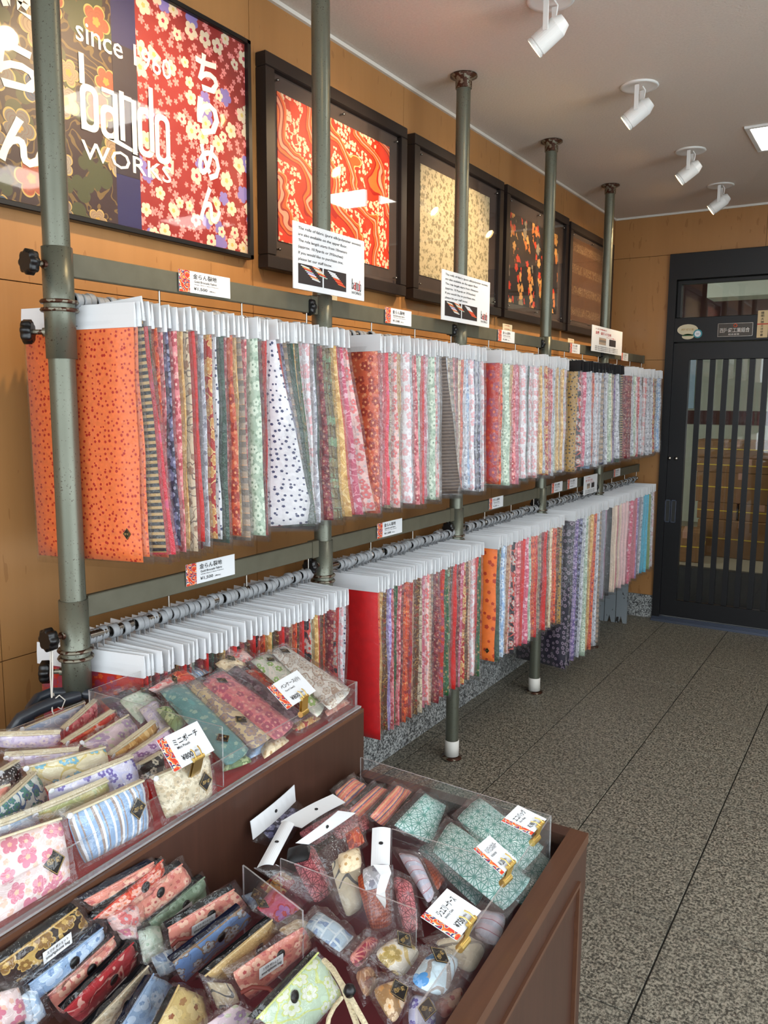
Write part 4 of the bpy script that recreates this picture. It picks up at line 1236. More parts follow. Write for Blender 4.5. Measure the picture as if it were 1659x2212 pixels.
VE = 1.55
UW = .548     # width of the low counter
lc = empty('display_counter', (1.0, .85, 0), label='low walnut display counter with raised rim, nearest the camera', cat='counter')
mb = MB(); kbox(mb, .008, UW-.004, .004, VE, .08, .52); kbox(mb, .03, UW-.03, .03, VE-.03, 0, .08)
at0(mb.build('carcass', 'walnut'), lc)
mb = MB()
for k in range(3):
    v0 = .06+.5*k; v1 = v0+.44
    for a, b, c, d in ((v0, v1, .57, .578), (v0, v1, .12, .128), (v0, v0+.008, .128, .57), (v1-.008, v1, .128, .57)): kbox(mb, UW-.004, UW+.004, a, b, c, d)
at0(mb.build('moulding', 'walnut_rim'), lc)
for (a, b, c, d) in ((UW-.016, UW, 0, VE), (.010, UW-.016, 0, .016)):
    mb = MB(); kbox(mb, a-.0, b-.002, c+.002, d, .52, .628); at0(mb.build('side_board', 'walnut'), lc)
mb = MB(); kbox(mb, UW-.038, UW, .0, VE, .628, .650)
at0(mb.build('rim', 'walnut_rim'), lc)
mb = MB(); kbox(mb, .008, UW-.038, 0, .034, .628, .650); at0(mb.build('back_rim', 'walnut'), lc)
mb = MB(); kbox(mb, .010, UW-.018, .018, VE-.01, .520, .545); at0(mb.build('bed', 'mr'), lc)

uc = empty('display_plinth', (.55, .85, 0), label='raised walnut plinth with red cloth top behind the low counter', cat='counter')
mb = MB(); kbox(mb, -.335, -.006, .0, VE, .02, .780); at0(mb.build('carcass', 'walnut'), uc)
mb = MB(); kbox(mb, -.006, .004, .0, VE, .02, .792); at0(mb.build('front_board', 'walnut'), uc)
mb = MB(); kbox(mb, -.008, .004, .0, VE, .792, .800); at0(mb.build('edge_strip', 'walnut_rim'), uc)
mb = MB(); kbox(mb, -.335, -.008, .0, VE, .780, .801); at0(mb.build('red_cloth', 'red_cloth'), uc)
mb = MB(); kbox(mb, -.013, -.003, .0, VE, .801, .805); at0(mb.build('clear_edging', 'acrylic_edge'), uc)


def pane(p0, p1, z0, z1, label, name='acrylic_panel', t=.003, p2=None):
    p0 = Vector((p0[0], p0[1], 0)); p1 = Vector((p1[0], p1[1], 0)); d = (p1-p0).normalized(); n = Vector((-d.y, d.x, 0))*t/2
    def c(p, z): return Vector((p.x, p.y, z))
    A = [c(p0+n, z0), c(p1+n, z0), c(p1+n, z1), c(p0+n, z1)]; B = [c(p0-n, z0), c(p1-n, z0), c(p1-n, z1), c(p0-n, z1)]
    mb = MB(); mb.add(A+B, [(0, 1, 2, 3), (7, 6, 5, 4)], None, 0); mb.add(A+B, [(0, 4, 5, 1), (1, 5, 6, 2), (2, 6, 7, 3), (3, 7, 4, 0)], None, 1)
    return tag(mb.build(name, ['acrylic', 'acrylic_edge']), label, 'acrylic panel')


def kp(u, v): q = K(u, v, 0); return (q.x, q.y)


pane(kp(-.016, .0), kp(-.016, 1.5), .802, .862, 'long clear front panel on the plinth, price cards clipped on', 'glass_panel', .004)
pane(kp(-.018, .002), kp(-.17, .002), .802, .862, 'clear end panel at the far end of the plinth')
pane((.374, 1.105), (.366, 1.478), .802, .92, 'clear back panel behind the pencil cases')
pane((.378, 1.103), (.738, 1.112), .802, .92, 'clear divider between mini pouches and pencil cases')
pane((.405, .30), (.372, 1.095), .802, .90, 'clear back panel behind the mini pouches')
zt = .72
pane(un(1190, 1762, zt)[:2], un(900, 2179, zt)[:2], .555, zt, 'clear right panel inside the low counter, three cards clipped on')
pane(un(779, 1636, zt)[:2], un(1190, 1762, zt)[:2], .555, zt, 'clear far panel at the back of the low counter')
pane(un(846, 1790, zt)[:2], un(1057, 1852, zt)[:2], .60, zt, 'clear divider in front of the star-patterned bags')
pane(un(525, 1857, zt)[:2], un(654, 1955, zt)[:2], .555, .71, 'clear front-left panel of the purse bin')
pane(un(606, 1854, zt)[:2], un(900, 1965, zt)[:2], .60, zt, 'clear front panel of the purse bin')


# ------------------------------------------------------------------ soft goods on the counters
def bil(q, s, t): return (q[0]*(1-s)+q[1]*s)*(1-t)+(q[3]*(1-s)+q[2]*s)*t


def ease(t): return 1-abs(2*t-1)**3.2


def pillow(q, T, nx=10, ny=8, wob=.0015, rnd=None, sag=0.0, round_=0.0):
    """q: tl, tr, br, bl. returns mesh data, normal"""
    n = (q[1]-q[0]).cross(q[3]-q[0]).normalized()
    if n.dot(CAM-q[0]) < 0: n = -n
    w = ((q[1]-q[0]).length+(q[2]-q[3]).length)/2; h = ((q[3]-q[0]).length+(q[2]-q[1]).length)/2
    rnd = rnd or random.Random(1)
    p1, p2, p3 = (rnd.uniform(0, 6.28) for _ in range(3))
    f = []; b = []; uv = []
    o = (rnd.uniform(0, 1), rnd.uniform(0, 1))
    for j in range(ny+1):
        t = j/ny
        for i in range(nx+1):
            s = i/nx
            s2, t2 = s, t
            if round_:
                # pull corners in
                kx = abs(2*s-1); ky = abs(2*t-1)
                s2 = .5+(s-.5)*(1-round_*ky**4); t2 = .5+(t-.5)*(1-round_*kx**4)
            p = bil(q, s2, t2)
            d = T*ease(s)*ease(t)+.0012
            wv = wob*(math.sin(7*s+5*t+p1)+.7*math.sin(13*t-4*s+p2)+.5*math.sin(19*s+p3))
            f.append(p+n*(d+wv)); b.append(p-n*(d*.7)); uv.append((o[0]+s*w, o[1]+(1-t)*h))
    N = (nx+1)*(ny+1); fs = []
    for j in range(ny):
        for i in range(nx):
            a = j*(nx+1)+i
            fs.append((a, a+nx+1, a+nx+2, a+1)); fs.append((N+a, N+a+1, N+a+nx+2, N+a+nx+1))
    ring = [i for i in range(nx+1)]+[j*(nx+1)+nx for j in range(1, ny+1)]+[ny*(nx+1)+i for i in range(nx-1, -1, -1)]+[j*(nx+1) for j in range(ny-1, 0, -1)]
    for k in range(len(ring)):
        a, b2 = ring[k], ring[(k+1) % len(ring)]; fs.append((a, b2, N+b2, N+a))
    return f+b, fs, uv+uv, n


def wrap(parent, q, T, rnd, mat='bag_clear', m=.010, top=.02):
    """clear bag around the goods q, open margin at the top"""
    n = (q[1]-q[0]).cross(q[3]-q[0]).normalized()
    if n.dot(CAM-q[0]) < 0: n = -n
    r = (q[1]-q[0]).normalized(); d = (q[3]-q[0]).normalized()
    Q = [q[0]-r*m-d*top, q[1]+r*m-d*top*rnd.uniform(.6, 1.2), q[2]+r*m+d*m, q[3]-r*m+d*m]
    nx, ny = 14, 12; f = []; b = []
    ph = [rnd.uniform(0, 6.28) for _ in range(6)]
    for j in range(ny+1):
        t = j/ny
        for i in range(nx+1):
            s = i/nx
            p = bil(Q, s, t)
            w = .0022*(math.sin(9*s+14*t+ph[0])+math.sin(23*s-11*t+ph[1])*.8+math.sin(31*t+7*s+ph[2])*.6)+rnd.uniform(-.0012, .0012)
            e = min(1, ease(s)*ease(t)*2.2)
            f.append(p+n*((T*1.05+.0035)*e+w)); b.append(p-n*(.002+T*.3*e))
    N = len(f); fs = []
    for j in range(ny):
        for i in range(nx):
            a = j*(nx+1)+i; fs.append((a, a+nx+1, a+nx+2, a+1)); fs.append((N+a, N+a+1, N+a+nx+2, N+a+nx+1))
    mb = MB(); mb.add(f+b, fs, None, 0, True)
    return mb.build('plastic_bag', mat, parent)


def clear_of_plinth(p):
    """keep goods of the low counter in front of the plinth's front board"""
    if p.z > .80: return p
    for _ in range(60):
        v = 1.585-p.y
        if p.x >= .735+.0515*v+.016 or p.z > .80: break
        p = p+(CAM-p).normalized()*.004
    return p


def quad(c, zs):
    return [clear_of_plinth(q_) for q_ in _quad(c, zs)]


def _quad(c, zs):
    return [un(c[i][0], c[i][1], zs[i] if isinstance(zs, (tuple, list)) else zs) for i in range(4)]


def strip(q, t0, t1, lift, n): return [bil(q, 0, t0)+n*lift, bil(q, 1, t0)+n*lift, bil(q, 1, t1)+n*lift, bil(q, 0, t1)+n*lift]


IT = {}
def fab(name, *a, **k):
    fabric(name, *a, **k)
fab('i_cherry', (.93,.83,.82), 'flower', (.82,.45,.55), (.90,.70,.60), 0.032, .35)
fab('i_bluestr', (.50,.66,.82), 'stripeU', (.88,.90,.93), (.55,.50,.48), .035, .35)
fab('i_cream', (.84,.79,.68), 'flower', (.76,.68,.55), (.65,.60,.50), .02, .35)
fab('i_lime', (.74,.76,.52), 'swirl', (.84,.84,.62), (.80,.76,.5), .03, .35)
fab('i_lav', (.85,.84,.93), 'bigflower', (.45,.40,.68), (.80,.80,.92), 0.022, .35)
fab('i_blueflower', (.92,.88,.74), 'bigflower', (.45,.70,.80), (.85,.78,.5), 0.025, .35)
fab('i_teal', (.88,.92,.90), 'bigflower', (.35,.58,.52), (.30,.45,.62), 0.022, .35)
fab('i_paleblue', (.76,.84,.92), 'swirl', (.90,.93,.96), (.6,.72,.85), .03, .35)
fab('i_blackdot', (.08,.08,.10), 'dots', (.85,.85,.85), None, .006, .4)
fab('i_lilac', (.86,.83,.92), 'flower', (.93,.90,.90), (.75,.70,.85), .02, .35)
fab('i_redfan', (.80,.20,.13), 'bigflower', (.95,.80,.80), (.90,.45,.30), .035, .35)
fab('i_pinklilac', (.84,.76,.79), 'flower', (.65,.55,.68), (.75,.80,.65), .035, .35)
fab('i_purplepink', (.84,.74,.84), 'flower', (.52,.30,.55), (.9,.8,.88), .02, .35)
fab('i_blackhex', (.10,.09,.09), 'bigflower', (.80,.78,.70), (.10,.09,.09), .022, .4)
fab('i_tealcase', (.40,.60,.60), 'dots', (.62,.74,.68), None, .028, .28)
fab('i_creamcase', (.87,.79,.63), 'bigflower', (.70,.60,.52), (.60,.55,.60), 0.032, .3)
fab('i_pinkcase', (.90,.52,.54), 'flower', (.72,.35,.45), (.95,.70,.65), .035, .3)
fab('i_marooncase', (.30,.18,.22), 'flower', (.55,.45,.48), (.45,.3,.35), .035, .3)
fab('i_redcase', (.82,.25,.16), 'swirl', (.93,.50,.30), (.9,.7,.6), .025, .3)
fab('i_whitegreen', (.85,.86,.79), 'bigflower', (.60,.74,.42), (.93,.90,.85), .04, .3)
fab('i_whitefloral', (.90,.89,.86), 'bigflower', (.84,.81,.76), (.68,.58,.50), 0.032, .3)
fab('i_navy', (.22,.23,.34), 'bigflower', (.50,.52,.60), (.30,.31,.42), .03, .3)
fab('i_mint', (.80,.87,.80), 'flower', (.88,.92,.86), (.7,.8,.7), .03, .3)
fab('i_green', (.45,.56,.34), 'bigflower', (.70,.76,.55), (.35,.45,.25), .03, .3)
fab('i_brown', (.24,.15,.12), 'bigflower', (.60,.40,.35), (.70,.60,.45), .03, .3)
fab('i_salmon', (.86,.55,.48), 'flower', (.93,.75,.65), (.75,.35,.35), .03, .3)
fab('i_strap', (.93,.50,.42), 'stripeW', (.95,.72,.52), (.40,.33,.52), .028, .6)
fab('i_asa', (.82,.94,.92), 'star', (.12,.55,.50), None, .030, .5)
fab('i_rose', (.80,.44,.46), 'star', (.36,.12,.16), None, .024, .5)
fab('i_blacksilk', (.06,.06,.07), 'plain')
fab('i_calico', (.86,.81,.70), 'swirl', (.45,.45,.45), (.86,.81,.70), .05, .6)
fab('i_weave', (.66,.27,.15), 'check', (.80,.42,.25), (.5,.18,.12), .006, .6)
fab('i_goldflower', (.90,.87,.81), 'bigflower', (.68,.58,.30), (.85,.75,.5), .045, .3)
fab('i_marble', (.78,.86,.90), 'swirl', (.62,.58,.55), (.25,.55,.80), .045, .25)
fab('i_brocadegold', (.66,.50,.32), 'flower', (.92,.80,.65), (.85,.6,.3), .03, .35)
fab('i_linecat', (.84,.80,.70), 'swirl', (.55,.52,.47), (.84,.80,.70), .08, .35)
fab('i_lavgrey', (.80,.81,.88), 'stripeV', (.86,.80,.85), (.75,.5,.55), .02, .35)
fab('i_blackgold', (.17,.11,.08), 'bigflower', (.52,.38,.18), (.75,.62,.35), 0.032, .35)
fab('i_sky', (.58,.70,.84), 'flower', (.75,.83,.92), (.45,.58,.75), .04, .35)
fab('i_redswirl', (.72,.14,.18), 'swirl', (.93,.70,.65), (.85,.35,.35), .04, .35)
fab('i_bluepat', (.42,.56,.76), 'bigflower', (.72,.76,.80), (.55,.45,.35), 0.036, .35)
fab('i_yellow', (.86,.76,.50), 'flower', (.92,.84,.6), (.6,.35,.2), .06, .35)
fab('i_goldlattice', (.80,.66,.42), 'star', (.90,.80,.58), None, .012, .35)
fab('i_greenfloral', (.76,.84,.74), 'bigflower', (.88,.90,.84), (.80,.84,.52), 0.036, .35)
fab('i_glitter', (.68,.76,.82), 'hex', (.80,.85,.88), (.50,.60,.74), .02, .25)
fab('i_pinkpurple', (.86,.38,.50), 'bigflower', (.72,.45,.72), (.80,.20,.20), .06, .3)
fab('i_geo', (.74,.25,.35), 'star', (.95,.62,.55), None, .04, .35)
fab('i_sage', (.52,.62,.52), 'flower', (.62,.72,.62), (.45,.55,.45), .03, .4)
fab('i_redblossom', (.82,.25,.14), 'flower', (.95,.72,.65), (.9,.5,.35), .022, .35)

RN = random.Random(21)


def pouch(name, cat, c, zs, mat, label, T=.010, grp=None, zip_=False, felt=None, snap=None, tagw=None, stk=None, bag=True, rnd_=.05, nx=10, ny=8):
    q = quad(c, zs)
    v, f, uv, n = pillow(q, T, nx, ny, .0010, RN, 0, rnd_)
    mb = MB(); mb.add(v, f, uv, 0, True)
    o = tag(mb.build(name, mat), label, cat, grp)
    r = (q[1]-q[0]).normalized(); d = (q[3]-q[0]).normalized(); u = n.cross(r).normalized()
    if zip_:
        back = [q[0]-n*T*.7, q[1]-n*T*.7]
        mb = MB(); mb.hexa([q[0], q[1], back[1], back[0]], [p-d*.0015 for p in (q[0], q[1], back[1], back[0])]); g_ = mb.build('gusset', 'talc_cream', o)
        mb = MB(); mb.tube([q[0]+n*.001, (q[0]+q[1])/2+n*.003, q[1]+n*.001], .0022, 6)
        mb.build('zipper', 'talc_cream', o)
        mb = MB(); lobed(mb, q[0]+n*.006+r*.004, n, .005, .003, 5, 15); mb.build('zip_pull', 'clear_white', o)
    if felt:
        qs = [q[0]-d*.006-n*.003, q[1]-d*.006-n*.003, q[1]+d*.001-n*.001, q[0]+d*.001-n*.001]
        m_ = (qs[0]+qs[1])/2-d*.004
        mb = MB(); mb.hexa([qs[0], qs[1], qs[2], qs[3]], [p-n*.006 for p in qs]); mb.build('lining', felt, o)
        mb = MB(); mb.tube([q[0]+n*.002, (q[0]+q[1])/2+n*.0035, q[1]+n*.002], .0016, 6); mb.build('edge_binding', mat, o)
    if snap:
        for (s, t) in snap:
            p = bil(q, s, t)+n*(T*ease(s)*ease(t)+.001)
            mb = MB(); a = n
            uu = r; ww = n.cross(r)
            pr = [(.0085, 0), (.0085, .0015), (.005, .003), (0, .0035)]
            sg = 16
            mb.add([p+a*h+uu*(rr*math.cos(2*math.pi*k/sg))+ww*(rr*math.sin(2*math.pi*k/sg)) for rr, h in pr for k in range(sg)],
                   [(j*sg+k, j*sg+(k+1) % sg, (j+1)*sg+(k+1) % sg, (j+1)*sg+k) for j in range(3) for k in range(sg)], None, 0, True)
            mb.build('snap_button', 'black_plastic', o)
    if tagw:
        s, t = tagw
        p = bil(q, s, t)+n*(T+.004)
        mb = MB(); slab(mb, p, r, u, .048, .018, .0006); lb = mb.build('paper_label', 'card_white', o)
        mb = MB(); nn = n*.0008
        lettering(mb, 'スマホ ポシェット', p+nn+r*.006+u*.0108, r, u, .036, .005, .0004)
        lettering(mb, 'smartphone bag', p+nn+r*.004+u*.003, r, u, .040, .0062, .0004); mb.build('lettering', 'ink', lb)
    if stk:
        s, t, sz = stk
        p = bil(q, s, t)+n*(T*ease(s)*ease(t)+.004)
        sticker(o, p, r, u, sz, 'sticker_black')
    if bag: wrap(o, q, T, RN, 'bag_clear', .008, .014)
    return o


# mini pouches, left part of the plinth
GP = 'mini pouches on the plinth'
Z = (.905, .905, .825, .825)
def mp(c, mat, lb, zs=Z, **k): return pouch('mini_pouch', 'pouch', c, zs, mat, lb, grp=GP, zip_=k.pop('zip_', True), **k)
mp(((-70, 1835), (133, 1768), (156, 1898), (-50, 2022)), 'i_cherry', 'pale pink mini pouch with pink cherry blossom, nearest on the plinth', (.90, .90, .815, .815), stk=(.80, .62, .040), T=.014)
mp(((141, 1763), (310, 1686), (322, 1790), (180, 1868)), 'i_bluestr', 'blue and white striped mini pouch with black diamond sticker', (.90, .90, .815, .815), stk=(.80, .40, .036), T=.013)
mp(((328, 1682), (452, 1628), (461, 1718), (358, 1772)), 'i_cream', 'beige speckled mini pouch below the mini pouch card', (.895, .895, .815, .815), stk=(.78, .50, .034), T=.011)
mp(((67, 1757), (233, 1686), (238, 1730), (80, 1790)), 'i_lime', 'yellow-green mini pouch behind the blue striped pouch', (.905, .905, .86, .86))
mp(((102, 1706), (287, 1634), (303, 1690), (112, 1752)), 'i_lav', 'white mini pouch with large purple flowers', (.915, .915, .87, .87))
mp(((49, 1660), (228, 1614), (238, 1662), (82, 1705)), 'i_blueflower', 'cream mini pouch with pale blue chrysanthemum', (.92, .92, .88, .88))
mp(((-20, 1755), (78, 1668), (108, 1735), (-5, 1808)), 'i_teal', 'white mini pouch with teal flowers at the left edge', (.915, .915, .86, .86))
mp(((-30, 1792), (78, 1752), (90, 1780), (-30, 1825)), 'i_paleblue', 'pale blue mini pouch just behind the pink cherry pouch', (.905, .905, .87, .87))
mp(((-10, 1672), (40, 1643), (50, 1690), (-5, 1722)), 'i_blackdot', 'black mini pouch with tiny white dots at left edge', (.92, .92, .88, .88))
mp(((-15, 1705), (22, 1695), (28, 1722), (-10, 1750)), 'i_salmon', 'small salmon mini pouch end at the left edge', (.915, .915, .885, .885))
mp(((-10, 1588), (130, 1583), (133, 1610), (-10, 1615)), 'i_lilac', 'pale lilac mini pouch lying level at the left, zip upward', (.90, .90, .87, .87))
mp(((10, 1632), (170, 1620), (172, 1642), (30, 1655)), 'i_lilac', 'pale lilac mini pouch just behind the chrysanthemum pouch', (.915, .915, .89, .89))
mp(((40, 1578), (183, 1518), (185, 1548), (120, 1588)), 'i_paleblue', 'ice-blue mini pouch farthest back at the left', (.885, .885, .85, .85))
mp(((137, 1575), (208, 1512), (212, 1550), (140, 1606)), 'pk', 'pink mini pouch between ice-blue and red pouches', (.89, .89, .85, .85))
mp(((137, 1605), (246, 1535), (255, 1556), (160, 1622)), 'i_redfan', 'red mini pouch with white fan pattern', (.895, .895, .86, .86))
mp(((170, 1610), (277, 1545), (300, 1578), (240, 1630)), 'i_pinklilac', 'dusty pink mini pouch with grey flowers behind the gold pouch', (.895, .895, .86, .86))
mp(((236, 1632), (335, 1558), (340, 1588), (245, 1645)), 'gd', 'gold figured mini pouch standing open behind the card', (.895, .895, .87, .87))
mp(((250, 1650), (365, 1572), (372, 1602), (287, 1656)), 'i_purplepink', 'mauve mini pouch with violet sprigs left of the card', (.89, .89, .865, .865))
mp(((290, 1658), (350, 1624), (358, 1668), (300, 1690)), 'i_blackhex', 'black mini pouch with silver hexagons left of the card', (.88, .88, .85, .85))

# pencil cases
GC = 'pencil cases on the plinth'
def pc_(c, mat, lb, zs=(.862, .862, .832, .832), **k): return pouch('pencil_case', 'pencil case', c, zs, mat, lb, grp=GC, T=k.pop('T', .009), nx=6, ny=14, **k)
pc_(((540, 1640), (586, 1612), (575, 1600), (520, 1620)), 'bl', 'pale blue pencil case end under the teal case', (.815, .815, .82, .82))
pc_(((480, 1668), (545, 1645), (530, 1630), (480, 1640)), 'i_green', 'moss green case end below the teal pencil case', (.815, .815, .82, .82), bag=False)
pc_(((570, 1640), (626, 1600), (605, 1590), (560, 1612)), 'cr', 'cream case end under the cream floral pencil case', (.815, .815, .82, .82), bag=False)
pc_(((708, 1548), (757, 1518), (740, 1508), (700, 1535)), 'i_salmon', 'salmon case end below the white floral pencil case', (.815, .815, .825, .825))
pc_(((640, 1580), (694, 1552), (680, 1540), (625, 1568)), 'rg', 'red case end below the pencil case card', (.815, .815, .82, .82))
pc_(((585, 1409), (612, 1394), (762, 1490), (714, 1538)), 'i_whitefloral', 'white pencil case with large outlined flowers, rightmost', (.89, .89, .845, .845), stk=(.5, .12, .030))
pc_(((538, 1427), (581, 1410), (714, 1498), (688, 1554)), 'i_whitegreen', 'white pencil case with yellow-green chrysanthemums', (.88, .88, .84, .84), stk=(.55, .17, .026))
pc_(((527, 1449), (555, 1444), (598, 1485), (570, 1490)), 'i_redcase', 'orange-red pencil case beside the white-green one', (.865, .865, .845, .845))
pc_(((485, 1455), (511, 1437), (664, 1548), (618, 1570)), 'i_marooncase', 'dark maroon pencil case with pale leaves under the card', (.875, .875, .835, .835))
pc_(((468, 1412), (508, 1393), (548, 1422), (530, 1432)), 'lp', 'pink case end at the far back beside the white case', (.885, .885, .87, .87), stk=(.6, .35, .026))
pc_(((463, 1434), (500, 1418), (536, 1437), (490, 1455)), 'cr', 'cream and gold case end behind the pink pencil case', (.88, .88, .865, .865), stk=(.6, .35, .026))
pc_(((418, 1428), (451, 1408), (475, 1423), (455, 1455)), 'bf', 'black floral case end at the far back', (.88, .88, .86, .86))
pc_(((355, 1455), (395, 1430), (455, 1452), (418, 1468)), 'i_bluestr', 'blue and white striped case at the back of the bin', (.88, .88, .86, .86), stk=(.85, .35, .022))
pc_(((350, 1462), (398, 1445), (424, 1468), (384, 1482)), 'i_redcase', 'bright red case behind the pink-white case', (.885, .885, .87, .87))
pc_(((285, 1475), (335, 1463), (348, 1482), (300, 1492)), 'i_brown', 'dark brown floral case at the back left of the bin', (.88, .88, .865, .865))
pc_(((319, 1489), (367, 1461), (386, 1474), (339, 1498)), 'lp', 'pale pink case end left of the teal case', (.89, .89, .875, .875), stk=(.85, .5, .022))
pc_(((256, 1497), (290, 1482), (302, 1494), (268, 1508)), 'bf', 'small black and white case end by the bin corner', (.88, .88, .865, .865))
pc_(((215, 1509), (275, 1497), (312, 1558), (258, 1550)), 'i_navy', 'navy floral pencil case at the left of the bin', (.875, .875, .85, .85))
pc_(((256, 1514), (311, 1486), (348, 1520), (305, 1566)), 'i_mint', 'mint pencil case with black diamond sticker', (.88, .88, .85, .85), stk=(.8, .25, .026))
pc_(((299, 1532), (338, 1512), (368, 1578), (340, 1588)), 'i_lilac', 'lilac-white pencil case beside the green one', (.87, .87, .84, .84))
pc_(((336, 1532), (361, 1524), (404, 1563), (378, 1582)), 'i_green', 'green floral pencil case left of the teal one', (.875, .875, .85, .85))
pc_(((433, 1474), (480, 1447), (640, 1564), (596, 1602)), 'i_pinkcase', 'pink pencil case with lattice and flowers', (.885, .885, .835, .835), stk=(.45, .16, .030))
pc_(((396, 1480), (428, 1468), (594, 1588), (545, 1622)), 'i_creamcase', 'cream pencil case with large brown and grey flowers', (.88, .88, .835, .835), stk=(.45, .72, .032))
pc_(((340, 1490), (398, 1476), (542, 1622), (491, 1658)), 'i_tealcase', 'teal pencil case with pale leaf motifs', (.885, .885, .835, .835), stk=(.45, .80, .034))

# smartphone bags, low counter
GS = 'smartphone bags in the low counter'
def sb(c, mat, lb, zs=(.672, .672, .615, .615), **k):
    return pouch('smartphone_bag', 'bag', c, zs, mat, lb, grp=GS, T=k.pop('T', .007), felt=k.pop('felt', 'felt_black'), snap=k.pop('snap', ((.5, .25),)), nx=10, ny=7, **k)
sb(((200, 1985), (350, 1857), (356, 1888), (246, 1984)), 'i_redblossom', 'bright red smartphone bag with white blossom, next to the plinth', (.70, .70, .66, .66), snap=((.62, .5),))
sb(((180, 1945), (330, 1862), (335, 1872), (200, 1960)), 'i_salmon', 'rose smartphone bag squeezed against the plinth front', (.70, .70, .67, .67), felt='felt_navy', snap=())
sb(((276, 1945), (392, 1866), (417, 1905), (300, 1998)), 'i_salmon', 'coral smartphone bag behind the sage green one', (.69, .69, .64, .64), snap=((.45, .35),))
sb(((318, 1992), (440, 1894), (447, 1938), (344, 2015)), 'i_sage', 'sage green smartphone bag with black lining', (.685, .685, .64, .64), snap=((.55, .45),), tagw=(.18, .95))
sb(((361, 2004), (504, 1920), (538, 1960), (374, 2068)), 'i_salmon', 'salmon smartphone bag with label, above the blue one', (.69, .69, .63, .63), snap=((.55, .30),), tagw=(.22, .55))
sb(((-8, 2086), (165, 1960), (193, 1998), (22, 2132)), 'i_blackgold', 'black and gold brocade smartphone bag at the left', (.69, .69, .63, .63), snap=(), tagw=(.35, .9))
sb(((60, 2126), (220, 2003), (228, 2028), (78, 2165)), 'i_sky', 'pale blue smartphone bag beside the black and gold one', (.685, .685, .63, .63), felt='felt_navy', snap=((.52, .5),))
sb(((100, 2150), (244, 2022), (256, 2056), (135, 2195)), 'i_salmon', 'dusty pink smartphone bag between blue and red ones', (.68, .68, .63, .63), snap=((.55, .35),))
sb(((138, 2182), (286, 2035), (297, 2082), (172, 2210)), 'i_redswirl', 'red smartphone bag with white swirls and label', (.68, .68, .62, .62), snap=((.58, .45),), tagw=(.30, 1.0))
sb(((185, 2225), (318, 2086), (323, 2106), (245, 2222)), 'i_cream', 'beige smartphone bag below the red swirl one', (.675, .675, .63, .63), snap=((.4, .5),))
sb(((262, 2215), (329, 2105), (372, 2128), (340, 2235)), 'i_sky', 'medium blue figured smartphone bag at the bottom edge', (.68, .68, .62, .62), felt='felt_navy', snap=())
sb(((335, 2225), (384, 2130), (440, 2152), (450, 2240)), 'i_yellow', 'yellow smartphone bag with black lining at bottom edge', (.69, .69, .62, .62), snap=())
sb(((372, 2078), (520, 1960), (547, 1985), (396, 2125)), 'i_bluepat', 'blue patterned smartphone bag under the salmon one', (.68, .68, .62, .62), felt='felt_navy', snap=((.58, .35),))
sb(((441, 2107), (586, 1986), (603, 2010), (492, 2120)), 'i_goldlattice', 'gold lattice smartphone bag right of the blue one', (.68, .68, .63, .63), snap=((.62, .6),), tagw=(.20, 1.1))
sb(((446, 2120), (500, 2125), (520, 2165), (470, 2180)), 'i_calico', 'cream and orange cloth bag under the gold lattice one', (.65, .65, .62, .62), felt=None, snap=())
sb(((499, 2102), (656, 1999), (676, 2044), (536, 2163)), 'i_salmon', 'pink crested smartphone bag with label, right of gold one', (.685, .685, .62, .62), snap=((.56, .30),), tagw=(.20, .50), felt=None)
o15 = sb(((552, 2200), (685, 2058), (742, 2150), (640, 2250)), 'i_greenfloral', 'large pale green floral smartphone bag with braided strap', (.70, .70, .63, .63), snap=((.42, .22),))
sb(((430, 2225), (510, 2168), (556, 2192), (500, 2250)), 'i_pinklilac', 'mauve smartphone bag at the bottom edge beside green one', (.67, .67, .62, .62), snap=(), felt=None)
# braided strap of the green bag, with its bead
pts = [un(x, y, z) for x, y, z in ((700, 2075, .70), (720, 2095, .705), (740, 2130, .705), (755, 2170, .70), (775, 2225, .69))]
mb = MB(); mb.tube(pts, .0042, 8)
mb.tube([un(x, y, z) for x, y, z in ((712, 2085, .706), (735, 2120, .712), (760, 2160, .71), (790, 2215, .70))], .004, 8)
mb.tube([un(x, y, z) for x, y, z in ((738, 2155, .69), (722, 2175, .69), (710, 2200, .69), (705, 2235, .68))], .0032, 8)
mb.build('braided_strap', 'cord_cream', o15)
mb = MB(); c = un(755, 2140, .72); mb.lathe([(0, -.009), (.006, -.007), (.009, 0), (.006, .007), (0, .009)], c, 'z', 14); mb.build('bead', 'black_plastic', o15)
# cords of other bags
for nm, P3 in (('smartphone_bag.004', ((370, 2045, .665), (385, 2030, .672), (420, 2025, .672), (450, 2040, .665))), ('smartphone_bag.015', ((520, 2145, .665), (545, 2132, .67), (580, 2135, .67), (600, 2150, .66)))):
    o = bpy.data.objects.get(nm)
    if o:
        mb = MB(); mb.tube([un(*p_) for p_ in P3], .003, 8); mb.build('cord', 'brown_cord', o)

